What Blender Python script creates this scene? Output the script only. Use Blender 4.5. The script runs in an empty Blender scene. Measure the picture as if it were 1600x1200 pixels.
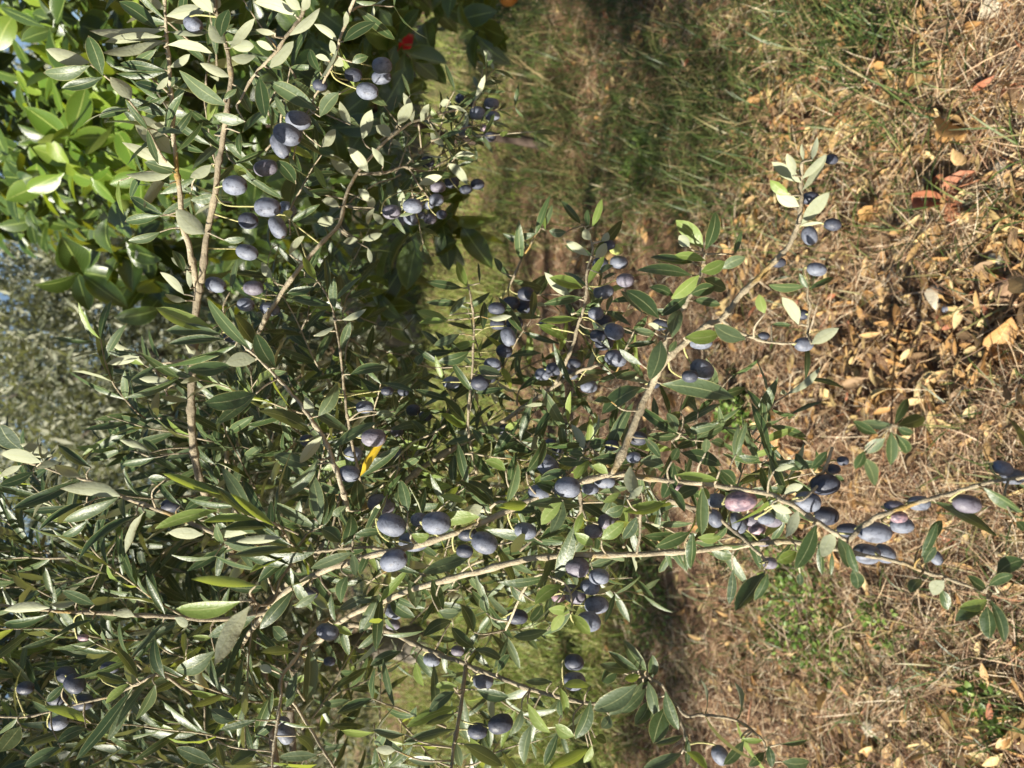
import bpy, math, random
import numpy as np
from mathutils import Vector, Matrix

random.seed(7)
rng = np.random.default_rng(11)
scene = bpy.context.scene
col = scene.collection

# ------------------------------------------------------------------ camera
CAM = np.array([0.0, 0.0, 1.5])
PITCH = math.radians(20.0)
FPX = 1155.0                      # focal length in pixels of the 1600 px wide photo (26 mm on 36 mm)
FWD = np.array([0, math.cos(PITCH), -math.sin(PITCH)])
UP0 = np.array([0, math.sin(PITCH), math.cos(PITCH)])
RIGHT = -UP0                      # the phone was held sideways: picture right is down in the world
UPV = np.array([1.0, 0, 0])
cam_data = bpy.data.cameras.new("camera")
cam_data.sensor_fit = 'HORIZONTAL'
cam_data.sensor_width = 36.0
cam_data.lens = 36.0 * FPX / 1600.0
cam_data.clip_start = 0.02
cam_data.clip_end = 400.0
cam_data.dof.use_dof = True
cam_data.dof.focus_distance = 0.74
cam_data.dof.aperture_fstop = 7.5
cam = bpy.data.objects.new("camera", cam_data)
col.objects.link(cam)
back = -FWD
cam.matrix_world = Matrix(((RIGHT[0], UPV[0], back[0], CAM[0]),
                           (RIGHT[1], UPV[1], back[1], CAM[1]),
                           (RIGHT[2], UPV[2], back[2], CAM[2]),
                           (0, 0, 0, 1)))
scene.camera = cam

# ------------------------------------------------------------------ light
SUN = np.array([-0.80, -0.37, 0.50]); SUN = SUN / np.linalg.norm(SUN)
world = bpy.data.worlds.new("World")
scene.world = world
world.use_nodes = True
wn = world.node_tree.nodes; wl = world.node_tree.links
bg = wn["Background"]
sky = wn.new("ShaderNodeTexSky")
sky.sky_type = 'NISHITA'
sky.sun_disc = False
sky.sun_elevation = math.asin(SUN[2])
sky.sun_rotation = math.atan2(SUN[0], SUN[1])
sky.air_density = 1.0
sky.dust_density = 0.6
wl.new(sky.outputs[0], bg.inputs[0])
bg.inputs[1].default_value = 0.05
sun_data = bpy.data.lights.new("sun", 'SUN')
sun_data.energy = 5.0
sun_data.angle = math.radians(0.55)
sun_data.color = (1.0, 0.93, 0.81)
sun = bpy.data.objects.new("sun", sun_data)
col.objects.link(sun)
sun.rotation_euler = Vector(-SUN).to_track_quat('-Z', 'Y').to_euler()
scene.view_settings.view_transform = 'Standard'
scene.view_settings.look = 'None'
scene.view_settings.gamma = 1.0
scene.view_settings.exposure = 1.28
scene.cycles.use_denoising = True
scene.cycles.max_bounces = 4
scene.cycles.diffuse_bounces = 2
scene.cycles.adaptive_threshold = 0.02
scene.cycles.transparent_max_bounces = 8

# ------------------------------------------------------------------ helpers
def nrm(v):
    v = np.asarray(v, float)
    return v / (np.linalg.norm(v, axis=-1, keepdims=True) + 1e-12)

def at(px, py, d):
    """point seen at photo pixel (px, py), d metres along the optical axis"""
    return CAM + d * (FWD + (px - 800) / FPX * RIGHT - (py - 600) / FPX * UPV)

def to_px(p):
    q = np.asarray(p, float) - CAM
    d = q @ FWD
    return 800 + FPX * (q @ RIGHT) / d, 600 - FPX * (q @ UPV) / d, d

_ph = rng.uniform(0, 6.28, 40); _dr = rng.uniform(0, 6.28, 40)
def ground_h(x, y):
    x = np.asarray(x, float); y = np.asarray(y, float)
    h = np.zeros_like(x)
    for i, (wl_, a) in enumerate(((2.7, .022), (1.9, .018), (1.1, .014), (.71, .012), (.47, .010), (.31, .008),
                                  (.21, .007), (.15, .006), (.11, .0045), (.08, .0035), (.06, .003))):
        for k in range(2):
            t = _dr[2 * i + k]
            h = h + a * np.sin((x * math.cos(t) + y * math.sin(t)) * 6.283 / wl_ + _ph[2 * i + k])
    return h * 0.55 * np.clip(14.0 / (1 + np.hypot(x, y)), 0, 1)

def on_ground(px, py):
    px = np.asarray(px, float); py = np.asarray(py, float)
    d = FWD + ((px - 800) / FPX)[..., None] * RIGHT - ((py - 600) / FPX)[..., None] * UPV
    t = CAM[2] / np.maximum(-d[..., 2], 1e-3)
    p = CAM + d * t[..., None]
    p[..., 2] = ground_h(p[..., 0], p[..., 1])
    return p

def link(o, parent=None, ploc=None):
    col.objects.link(o)
    if parent is not None:
        o.parent = parent
        if ploc is not None:
            o.matrix_parent_inverse = Matrix.Translation(-Vector(ploc))
    return o

def mesh_np(name, verts, faces, mats, uv=None, rnd=None, smooth=True, midx=None):
    me = bpy.data.meshes.new(name)
    verts = np.ascontiguousarray(verts, np.float32); faces = np.ascontiguousarray(faces, np.int32)
    n, k = faces.shape
    me.vertices.add(len(verts)); me.vertices.foreach_set("co", verts.ravel())
    me.loops.add(n * k); me.loops.foreach_set("vertex_index", faces.ravel())
    me.polygons.add(n)
    me.polygons.foreach_set("loop_start", np.arange(0, n * k, k, dtype=np.int32))
    if midx is not None:
        me.polygons.foreach_set("material_index", np.ascontiguousarray(midx, np.int32))
    if smooth:
        me.polygons.foreach_set("use_smooth", np.ones(n, bool))
    if uv is not None:
        l = me.uv_layers.new(name="uv")
        l.data.foreach_set("uv", np.ascontiguousarray(uv[faces.ravel()], np.float32).ravel())
    if rnd is not None:
        a = me.attributes.new("rnd", 'FLOAT', 'POINT')
        a.data.foreach_set("value", np.ascontiguousarray(rnd, np.float32))
    me.update(calc_edges=True)
    for m in (mats if isinstance(mats, (list, tuple)) else [mats]):
        me.materials.append(m)
    return me

def thing(name, label, cat, loc, group=None):
    o = bpy.data.objects.new(name, None)
    o.empty_display_size = 0.1
    o.location = Vector(loc)
    o["label"] = label; o["category"] = cat
    if group: o["group"] = group
    return link(o)

def tag(o, label, cat, group=None):
    o["label"] = label; o["category"] = cat
    if group: o["group"] = group
    return o

def catmull(P, n_per=6):
    P = np.asarray(P, float)
    Q = np.vstack([2 * P[0] - P[1], P, 2 * P[-1] - P[-2]])
    out = []
    for i in range(1, len(Q) - 2):
        p0, p1, p2, p3 = Q[i - 1], Q[i], Q[i + 1], Q[i + 2]
        for t in np.linspace(0, 1, n_per, endpoint=False):
            out.append(.5 * (2 * p1 + (p2 - p0) * t + (2 * p0 - 5 * p1 + 4 * p2 - p3) * t * t + (3 * p1 - p0 - 3 * p2 + p3) * t ** 3))
    out.append(P[-1])
    return np.array(out)

def tube(pts, rad, sides=7):
    """verts and quads of a tapering tube along pts"""
    pts = np.asarray(pts, float); n = len(pts)
    rad = np.broadcast_to(np.asarray(rad, float), (n,))
    tan = nrm(np.gradient(pts, axis=0))
    ref = np.array([.31, .22, .93]) if abs(tan[0] @ np.array([.31, .22, .93])) < .9 else np.array([.9, .3, .1])
    u = nrm(np.cross(tan[0], ref)); V = []
    for i in range(n):
        u = nrm(u - tan[i] * (u @ tan[i])); w = np.cross(tan[i], u)
        a = np.linspace(0, 2 * math.pi, sides, endpoint=False)
        V.append(pts[i] + rad[i] * (np.cos(a)[:, None] * u + np.sin(a)[:, None] * w))
    V = np.vstack(V)
    F = []
    for i in range(n - 1):
        for j in range(sides):
            F.append((i * sides + j, i * sides + (j + 1) % sides, (i + 1) * sides + (j + 1) % sides, (i + 1) * sides + j))
    c0 = len(V); V = np.vstack([V, pts[0], pts[-1]])
    for j in range(sides):
        F.append((c0, (j + 1) % sides, j, j))
        F.append((c0 + 1, (n - 1) * sides + j, (n - 1) * sides + (j + 1) % sides, (n - 1) * sides + (j + 1) % sides))
    # the caps as thin quads split to avoid repeated indices
    F2 = []
    for f in F:
        F2.append(f if len(set(f)) == 4 else None)
    caps = [f[:3] for f in F if len(set(f)) == 3]
    F2 = [f for f in F2 if f]
    for f in caps:                       # close a cap with triangles turned into quads via midpoints
        m = len(V); V = np.vstack([V, (V[f[1]] + V[f[2]]) / 2])
        F2.append((f[0], f[1], m, f[2]))
    return V, np.array(F2)

class Parts:
    def __init__(s): s.v = []; s.f = []; s.r = []; s.n = 0
    def add(s, v, f, r=0.0):
        s.v.append(v); s.f.append(np.asarray(f) + s.n); s.n += len(v)
        s.r.append(np.full(len(v), r))
    def mesh(s, name, mat):
        return mesh_np(name, np.vstack(s.v), np.vstack(s.f), mat, rnd=np.concatenate(s.r))

# ------------------------------------------------------------------ materials
def new_mat(name):
    m = bpy.data.materials.new(name); m.use_nodes = True
    nt = m.node_tree; nt.nodes.clear()
    out = nt.nodes.new("ShaderNodeOutputMaterial")
    return m, nt, out

class NB:
    def __init__(s, nt): s.nt = nt
    def n(s, typ, **kw):
        x = s.nt.nodes.new(typ)
        for k, v in kw.items(): setattr(x, k, v)
        return x
    def link(s, a, b): s.nt.links.new(a, b)
    def math(s, op, a, b=None, c=None):
        x = s.n("ShaderNodeMath", operation=op)
        for i, v in enumerate((a, b, c)):
            if v is None: continue
            if hasattr(v, "links"): s.link(v, x.inputs[i])
            else: x.inputs[i].default_value = v
        return x.outputs[0]
    def mix(s, fac, a, b, blend='MIX'):
        x = s.n("ShaderNodeMix", data_type='RGBA', blend_type=blend)
        for sock, v in ((x.inputs[0], fac), (x.inputs[6], a), (x.inputs[7], b)):
            if hasattr(v, "links"): s.link(v, sock)
            elif isinstance(v, (int, float)): sock.default_value = v
            else: sock.default_value = (*v, 1) if len(v) == 3 else v
        return x.outputs[2]
    def noise(s, scale, detail=3, rough=.55, vec=None, w=None):
        x = s.n("ShaderNodeTexNoise")
        x.inputs["Scale"].default_value = scale; x.inputs["Detail"].default_value = detail
        x.inputs["Roughness"].default_value = rough
        if vec is not None: s.link(vec, x.inputs["Vector"])
        return x.outputs["Fac"]
    def ramp(s, fac, stops):
        x = s.n("ShaderNodeValToRGB")
        el = x.color_ramp.elements
        while len(el) < len(stops): el.new(0.5)
        for e, (p, c) in zip(el, stops):
            e.position = p; e.color = (*c, 1) if len(c) == 3 else c
        s.link(fac, x.inputs[0])
        return x.outputs[0]
    def step(s, v, a, b):
        x = s.n("ShaderNodeMapRange", interpolation_type='SMOOTHSTEP')
        s.link(v, x.inputs[0]); x.inputs[1].default_value = a; x.inputs[2].default_value = b
        return x.outputs[0]
    def rand(s):
        a = s.n("ShaderNodeAttribute", attribute_name="rnd").outputs["Fac"]
        o = s.n("ShaderNodeObjectInfo").outputs["Random"]
        return s.math('FRACT', s.math('ADD', a, o))

def leaf_mat(name, top, bottom, rib, rim, trans, rough_top=.42, rough_bot=.7, tmix=.25, spec=.5, vein=0.0, spot=None, spot_lo=.60):
    m, nt, out = new_mat(name); b = NB(nt)
    r = b.rand()
    uv = b.n("ShaderNodeUVMap"); sep = b.n("ShaderNodeSeparateXYZ"); b.link(uv.outputs[0], sep.inputs[0])
    du = b.math('ABSOLUTE', b.math('SUBTRACT', sep.outputs[0], .5))
    geo = b.n("ShaderNodeNewGeometry")
    pos = geo.outputs["Position"]
    ns = b.noise(90, 4, .6, pos)
    r2 = b.math('FRACT', b.math('MULTIPLY', r, 7.31))
    tc = b.ramp(r, [(0, top[0]), (.5, top[1]), (1, top[2])])
    tc = b.mix(b.math('MULTIPLY', ns, .55), tc, [c * .62 for c in top[1]], 'MIX')
    bc = b.mix(r2, bottom[0], bottom[1])
    bc = b.mix(b.math('MULTIPLY', ns, .35), bc, [c * .75 for c in bottom[0]])
    rib_f = b.math('SUBTRACT', 1.0, b.step(du, .012, .04))
    rim_f = b.step(du, .455, .485)
    if vein:
        sv = b.math('SINE', b.math('ADD', b.math('MULTIPLY', sep.outputs[1], 75.0), b.math('MULTIPLY', du, -60.0)))
        tc = b.mix(b.math('MULTIPLY', b.step(sv, .75, 1.0), vein), tc, rib)
    tc = b.mix(b.math('MULTIPLY', rib_f, .75), tc, rib)
    tc = b.mix(b.math('MULTIPLY', rim_f, .7), tc, rim)
    bc = b.mix(b.math('MULTIPLY', rib_f, .45), bc, rib)
    bc = b.mix(b.math('MULTIPLY', rim_f, .6), bc, rim)
    if spot:
        sp = b.step(b.noise(38, 5, .7, pos), spot_lo, spot_lo + .08)
        sp = b.math('MAXIMUM', sp, b.math('MULTIPLY', b.step(sep.outputs[1], .93, .98), b.step(b.math('FRACT', b.math('MULTIPLY', r, 13.7)), .6, .7)))
        tc = b.mix(b.math('MULTIPLY', sp, .7), tc, spot); bc = b.mix(b.math('MULTIPLY', sp, .6), bc, spot)
    c = b.mix(geo.outputs["Backfacing"], tc, bc)
    p = b.n("ShaderNodeBsdfPrincipled")
    b.link(c, p.inputs["Base Color"])
    rg = b.n("ShaderNodeMapRange"); b.link(geo.outputs["Backfacing"], rg.inputs[0])
    rg.inputs[3].default_value = rough_top; rg.inputs[4].default_value = rough_bot
    b.link(rg.outputs[0], p.inputs["Roughness"])
    p.inputs["Specular IOR Level"].default_value = spec
    bump = b.n("ShaderNodeBump"); bump.inputs["Strength"].default_value = .25; bump.inputs["Distance"].default_value = .002
    b.link(b.noise(350, 3, .6, pos), bump.inputs["Height"]); b.link(bump.outputs[0], p.inputs["Normal"])
    t = b.n("ShaderNodeBsdfTranslucent")
    t.inputs[0].default_value = (*trans, 1)
    ms = b.n("ShaderNodeMixShader"); ms.inputs[0].default_value = tmix
    b.link(p.outputs[0], ms.inputs[1]); b.link(t.outputs[0], ms.inputs[2])
    b.link(ms.outputs[0], out.inputs[0])
    return m

M = {}
M['olive_leaf'] = leaf_mat("olive_leaf", [(.026, .052, .018), (.048, .086, .026), (.105, .142, .070)],
                           [(.29, .315, .205), (.41, .43, .29)], (.26, .28, .13), (.30, .29, .11), (.28, .30, .06), rough_top=.42, tmix=.14, spot=(.10, .07, .03), spot_lo=.66)
M['young_leaf'] = leaf_mat("young_olive_leaf", [(.13, .20, .045), (.19, .27, .06), (.26, .33, .10)],
                           [(.40, .43, .20), (.48, .50, .26)], (.36, .40, .16), (.36, .38, .13), (.42, .50, .06), tmix=.30)
M['yellow_leaf'] = leaf_mat("yellow_olive_leaf", [(.70, .44, .02), (.74, .50, .03), (.76, .54, .04)],
                            [(.62, .40, .06), (.66, .44, .08)], (.66, .5, .12), (.6, .4, .06), (.7, .45, .03), tmix=.3)
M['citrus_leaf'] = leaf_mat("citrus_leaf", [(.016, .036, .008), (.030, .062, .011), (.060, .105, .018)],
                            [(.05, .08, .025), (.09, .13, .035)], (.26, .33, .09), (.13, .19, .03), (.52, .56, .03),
                            rough_top=.32, rough_bot=.5, tmix=.13, spec=.6, vein=.18)  # darkened to carry the shade of the crown; its lit copy follows
M['citrus_sunlit'] = leaf_mat("citrus_sunlit_leaf", [(.06, .13, .015), (.12, .20, .022), (.21, .28, .035)],
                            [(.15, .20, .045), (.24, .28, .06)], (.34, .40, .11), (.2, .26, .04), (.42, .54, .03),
                            rough_top=.34, rough_bot=.5, tmix=.24, spec=.55, vein=.18)  # lit copy of the citrus leaf, sunlight put into the colour
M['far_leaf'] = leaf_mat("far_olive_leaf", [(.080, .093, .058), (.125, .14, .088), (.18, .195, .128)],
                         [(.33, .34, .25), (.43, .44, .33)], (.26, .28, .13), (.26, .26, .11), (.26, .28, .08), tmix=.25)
DRY = {}
for nm, c0, c1, c2 in (("pale_yellow", (.50, .36, .15), (.62, .46, .20), (.70, .56, .30)),
                       ("tan", (.36, .22, .09), (.47, .30, .12), (.56, .38, .18)),
                       ("orange_brown", (.34, .18, .065), (.43, .24, .085), (.50, .30, .12)),
                       ("dull_brown", (.16, .10, .05), (.23, .15, .08), (.30, .20, .11)),
                       ("terracotta_red", (.30, .11, .055), (.36, .14, .07), (.40, .17, .09))):
    DRY[nm] = leaf_mat("dry_leaf_" + nm, [c0, c1, c2], [c1, c2], [min(1, x * 1.15) for x in c2], [x * .7 for x in c0],
                       c1, rough_top=.6, rough_bot=.7, tmix=.15, spec=.35, vein=.15, spot=[x * .45 for x in c0])

def bark(name, cols, lichen=None, scale=40):
    m, nt, out = new_mat(name); b = NB(nt)
    pos = b.n("ShaderNodeNewGeometry").outputs["Position"]
    f = b.math('ADD', b.math('MULTIPLY', b.noise(scale, 5, .65, pos), .8), b.math('MULTIPLY', b.rand(), .25))
    c = b.ramp(f, [(.25, cols[0]), (.5, cols[1]), (.75, cols[2])])
    if lichen:
        c = b.mix(b.step(b.noise(17, 3, .6, pos), .60, .68), c, lichen)
    p = b.n("ShaderNodeBsdfPrincipled"); b.link(c, p.inputs["Base Color"]); p.inputs["Roughness"].default_value = .8
    bump = b.n("ShaderNodeBump"); bump.inputs["Strength"].default_value = .9; bump.inputs["Distance"].default_value = .003
    b.link(b.noise(scale * 6, 4, .7, pos), bump.inputs["Height"]); b.link(bump.outputs[0], p.inputs["Normal"])
    b.link(p.outputs[0], out.inputs[0])
    return m
M['bark'] = bark("olive_twig_bark", [(.13, .11, .075), (.31, .26, .17), (.50, .44, .31)], (.30, .20, .06), 55)
M['trunk'] = bark("olive_trunk_bark", [(.07, .06, .045), (.14, .12, .09), (.24, .21, .16)], None, 14)
M['citrus_bark'] = bark("citrus_bark", [(.03, .02, .014), (.06, .04, .028), (.11, .075, .055)], None, 22)
M['stalk'] = bark("olive_stalk", [(.34, .33, .12), (.44, .42, .17), (.50, .46, .22)], None, 60)

def fruit_mat(name, skin, bloom, bloom_amt, blotch=None):
    m, nt, out = new_mat(name); b = NB(nt)
    tc = b.n("ShaderNodeTexCoord").outputs["Object"]
    r = b.rand()
    off = b.n("ShaderNodeVectorMath", operation='ADD'); b.link(tc, off.inputs[0])
    cmb = b.n("ShaderNodeCombineXYZ")
    b.link(b.math('MULTIPLY', r, 31.0), cmb.inputs[0]); b.link(b.math('MULTIPLY', r, 17.0), cmb.inputs[1]); b.link(b.math('MULTIPLY', r, 53.0), cmb.inputs[2])
    b.link(cmb.outputs[0], off.inputs[1]); v = off.outputs[0]
    big = b.noise(1.6, 4, .6, v); fine = b.noise(11, 5, .7, v)
    f = b.math('ADD', b.math('MULTIPLY', b.step(big, .25, .60), .45), b.math('MULTIPLY', fine, .75))
    f = b.math('MULTIPLY', f, b.math('ADD', bloom_amt * .85, b.math('MULTIPLY', b.math('FRACT', b.math('MULTIPLY', r, 5.7)), bloom_amt * .4)))
    rub = b.step(b.noise(2.3, 5, .65, v), .56, .66)
    f = b.math('MULTIPLY', f, b.math('SUBTRACT', 1.0, b.math('MULTIPLY', rub, .55)))
    f = b.math('MINIMUM', f, 1.0)
    c = b.mix(f, skin, bloom)
    if blotch:
        c = b.mix(b.step(b.noise(1.3, 2, .5, v), .45, .60), c, blotch)
    vor = b.n("ShaderNodeTexVoronoi"); vor.inputs["Scale"].default_value = 6.0; b.link(v, vor.inputs["Vector"])
    speck = b.math('MULTIPLY', b.math('SUBTRACT', 1.0, b.step(vor.outputs["Distance"], .06, .15)), b.step(b.noise(3.0, 2, .5, v), .40, .55))
    scr = b.math('SUBTRACT', 1.0, b.step(b.math('ABSOLUTE', b.math('SUBTRACT', b.noise(2.6, 3, .6, v), .5)), .004, .014))
    scr = b.math('MULTIPLY', scr, b.step(b.noise(1.7, 2, .5, v), .5, .6))
    c = b.mix(b.math('MINIMUM', b.math('ADD', b.math('MULTIPLY', speck, .8), b.math('MULTIPLY', scr, .7)), 1.0), c, [x * .5 for x in skin])
    sep = b.n("ShaderNodeSeparateXYZ"); b.link(tc, sep.inputs[0])
    c = b.mix(b.step(b.math('MULTIPLY', sep.outputs[1], -1.0), .965, .99), c, (.05, .035, .025))
    p = b.n("ShaderNodeBsdfPrincipled"); b.link(c, p.inputs["Base Color"])
    rr = b.n("ShaderNodeMapRange"); b.link(f, rr.inputs[0]); rr.inputs[3].default_value = .30; rr.inputs[4].default_value = .62
    b.link(rr.outputs[0], p.inputs["Roughness"]); p.inputs["Specular IOR Level"].default_value = .4
    bump = b.n("ShaderNodeBump"); bump.inputs["Strength"].default_value = .12; bump.inputs["Distance"].default_value = .02
    b.link(b.noise(5, 4, .6, v), bump.inputs["Height"]); b.link(bump.outputs[0], p.inputs["Normal"])
    b.link(p.outputs[0], out.inputs[0])
    return m
FR = {'r': fruit_mat("ripe_olive_skin", (.016, .017, .026), (.185, .205, .255), 1.0),
      'd': fruit_mat("dark_olive_skin", (.012, .012, .018), (.078, .088, .12), .85),
      'p': fruit_mat("purple_olive_skin", (.030, .020, .031), (.20, .19, .23), .95),
      'k': fruit_mat("pink_olive_skin", (.20, .075, .09), (.40, .32, .35), .9, (.13, .10, .13)),
      'g': fruit_mat("green_olive_skin", (.28, .32, .07), (.42, .46, .18), .6)}

# ------------------------------------------------------------------ leaf shapes
def leaf_shape(profile, ns, fold, bend, side, twist, wave=0.0, seed=0, aspect=.23):
    """unit leaf along +Y, top side +Z, width 1; three or five verts across"""
    rr = np.random.default_rng(seed)
    t = np.linspace(0, 1, ns)
    w = np.interp(t, *profile)
    V = []; UV = []
    acr = np.array([-1, 0, 1.0])
    for i in range(ns):
        for a in acr:
            x = a * w[i] * .5
            z = fold * abs(a) * w[i] * .5
            th = twist * t[i]
            xx = x * math.cos(th) - z * math.sin(th); zz = x * math.sin(th) + z * math.cos(th)
            wv = wave * math.sin(t[i] * 14 + a * 2 + seed) * abs(a)
            V.append((xx, t[i], zz * aspect + wv)); UV.append((a * .5 + .5, t[i]))
    P = np.array(V); tt = P[:, 1].copy()
    P[:, 2] += -bend * (tt ** 2) + bend * tt * .55
    s_in = side * np.sin(tt * math.pi)
    F = []
    for i in range(ns - 1):
        for j in range(2):
            F.append((i * 3 + j, i * 3 + j + 1, (i + 1) * 3 + j + 1, (i + 1) * 3 + j))
    return P, np.array(F), np.array(UV), s_in

OLIVE_PROF = ([0, .05, .10, .22, .40, .58, .75, .88, .96, 1.0], [.07, .10, .30, .72, .98, 1.0, .82, .50, .22, .02])
CITRUS_PROF = ([0, .10, .13, .28, .48, .65, .82, .93, 1.0], [.06, .07, .30, .80, 1.0, .95, .66, .33, .02])
def variants(name, prof, mat, n, ns, aspect, seed0):
    out = []
    for k in range(n):
        r = np.random.default_rng(seed0 + k)
        P, F, UV, s = leaf_shape(prof, ns, r.uniform(.12, .65), r.uniform(-.10, .40), r.uniform(-.05, .05), r.uniform(-.7, .7),
                                 r.uniform(0, .012), seed0 + k, aspect)
        P[:, 0] += s / aspect
        out.append(mesh_np(name, P, F, mat, uv=UV))
    return out
OL = {'t': variants("leaf", OLIVE_PROF, M['olive_leaf'], 14, 9, .22, 100),
      'y': variants("leaf", OLIVE_PROF, M['young_leaf'], 8, 9, .22, 200),
      'Y': variants("leaf", OLIVE_PROF, M['yellow_leaf'], 2, 9, .22, 300)}

def scatter(template, pos, ax, ay, az):
    """copies of a template (P, F, UV) with frames ax, ay, az (already scaled)"""
    P, F, UV = template
    V = pos[:, None, :] + P[None, :, 0, None] * ax[:, None, :] + P[None, :, 1, None] * ay[:, None, :] + P[None, :, 2, None] * az[:, None, :]
    n = len(pos); k = len(P)
    FF = F[None] + (np.arange(n) * k)[:, None, None]
    return V.reshape(-1, 3), FF.reshape(-1, F.shape[1]), np.tile(UV, (n, 1)), k

def frames(ydir, zdir, w, L):
    y = nrm(ydir); z = nrm(zdir - y * np.sum(zdir * y, -1, keepdims=True)); x = np.cross(y, z)
    return x * np.asarray(w)[..., None], y * np.asarray(L)[..., None], z * np.asarray(L)[..., None]

def foliage_mesh(name, mat, prof, ns, batches, seed):
    """batches: list of (pos, ydir, zdir, w, L); several leaf shapes are mixed"""
    pos, yd, zd, w, L = [np.concatenate([b_[i] for b_ in batches]) for i in range(5)]
    idx = np.random.default_rng(seed).integers(0, 5, len(pos))
    Vs, Fs, Us, Rs = [], [], [], []; base = 0
    for k in range(5):
        r = np.random.default_rng(seed + k)
        P, F, UV, s = leaf_shape(prof, ns, r.uniform(.1, .6), r.uniform(-.1, .36), 0, r.uniform(-.7, .7), .008, seed + k, .42 if prof is CITRUS_PROF else .23)
        P[:, 0] += s * 4 * r.uniform(-.05, .05)
        m = idx == k
        if not m.any(): continue
        ax, ay, az = frames(yd[m], zd[m], w[m], L[m])
        V, FF, U, kk = scatter((P, F, UV), pos[m], ax, ay, az)
        Vs.append(V); Fs.append(FF + base); Us.append(U); base += len(V)
        Rs.append(np.repeat(r.uniform(0, 1, m.sum()), kk))
    return np.vstack(Vs), np.vstack(Fs), np.vstack(Us), np.concatenate(Rs)

# ------------------------------------------------------------------ ground
def soil():
    m, nt, out = new_mat("dry_soil"); b = NB(nt)
    pos = b.n("ShaderNodeNewGeometry").outputs["Position"]
    f = b.noise(9, 8, .7, pos)
    c = b.ramp(f, [(.28, (.075, .042, .025)), (.45, (.16, .085, .045)), (.58, (.25, .15, .08)), (.75, (.36, .26, .15))])
    far = b.noise(1.3, 4, .6, pos)
    sep = b.n("ShaderNodeSeparateXYZ"); b.link(pos, sep.inputs[0])
    g = b.math('MULTIPLY', b.step(sep.outputs[1], 3.4, 5.5), b.step(far, .35, .6))
    c = b.mix(b.math('MULTIPLY', g, .8), c, b.ramp(b.noise(60, 4, .7, pos), [(.3, (.07, .10, .025)), (.55, (.17, .18, .05)), (.75, (.36, .31, .14))]))
    p = b.n("ShaderNodeBsdfPrincipled"); b.link(c, p.inputs["Base Color"]); p.inputs["Roughness"].default_value = .9
    bump = b.n("ShaderNodeBump"); bump.inputs["Strength"].default_value = .9; bump.inputs["Distance"].default_value = .012
    b.link(b.noise(70, 6, .7, pos), bump.inputs["Height"]); b.link(bump.outputs[0], p.inputs["Normal"])
    b.link(p.outputs[0], out.inputs[0])
    return m
def spaced(a, b, near, lim):
    c = list(np.arange(-lim, lim + 1e-6, near)); s = near
    x = lim
    while x < b: s *= 1.25; x += s; c.append(x)
    x = -lim; s = near
    while x > a: s *= 1.25; x -= s; c.insert(0, x)
    return np.array(c)
gx = spaced(-120, 120, .034, 2.4); gy = spaced(-120, 160, .034, 2.4) + 2.6
X, Y = np.meshgrid(gx, gy)
gv = np.stack([X, Y, ground_h(X, Y)], -1).reshape(-1, 3)
i = np.arange(len(gy) - 1)[:, None] * len(gx) + np.arange(len(gx) - 1)[None]
gf = np.stack([i, i + 1, i + 1 + len(gx), i + len(gx)], -1).reshape(-1, 4)
g = link(bpy.data.objects.new("ground", mesh_np("ground", gv, gf, soil())))
g["kind"] = "structure"; g["label"] = "dry reddish brown soil littered with straw"; g["category"] = "ground"

def ribbon_mat(name, stops, rough=.6, trans=None, tm=.2):
    m, nt, out = new_mat(name); b = NB(nt)
    c = b.ramp(b.rand(), stops)
    pos = b.n("ShaderNodeNewGeometry").outputs["Position"]
    c = b.mix(b.math('MULTIPLY', b.noise(60, 3, .6, pos), .5), c, b.mix(1.0, c, (.45, .42, .40), 'MULTIPLY'))
    p = b.n("ShaderNodeBsdfPrincipled"); b.link(c, p.inputs["Base Color"]); p.inputs["Roughness"].default_value = rough
    if trans:
        t = b.n("ShaderNodeBsdfTranslucent"); b.link(c, t.inputs[0])
        ms = b.n("ShaderNodeMixShader"); ms.inputs[0].default_value = tm
        b.link(p.outputs[0], ms.inputs[1]); b.link(t.outputs[0], ms.inputs[2]); b.link(ms.outputs[0], out.inputs[0])
    else:
        b.link(p.outputs[0], out.inputs[0])
    return m
M['straw'] = ribbon_mat("dry_straw", [(0, (.08, .042, .024)), (.2, (.24, .13, .07)), (.42, (.44, .28, .15)), (.68, (.60, .45, .27)), (.92, (.76, .66, .48)), (1, (.42, .17, .07))], .65, True, .15)
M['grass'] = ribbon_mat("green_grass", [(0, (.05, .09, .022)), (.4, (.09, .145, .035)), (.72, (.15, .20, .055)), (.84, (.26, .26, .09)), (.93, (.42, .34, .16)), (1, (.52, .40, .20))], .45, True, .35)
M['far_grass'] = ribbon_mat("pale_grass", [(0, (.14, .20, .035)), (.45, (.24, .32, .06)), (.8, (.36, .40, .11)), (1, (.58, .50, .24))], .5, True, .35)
M['weed'] = ribbon_mat("weed_green", [(0, (.09, .17, .03)), (.5, (.16, .27, .045)), (1, (.28, .38, .08))], .5, True, .3)

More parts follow.
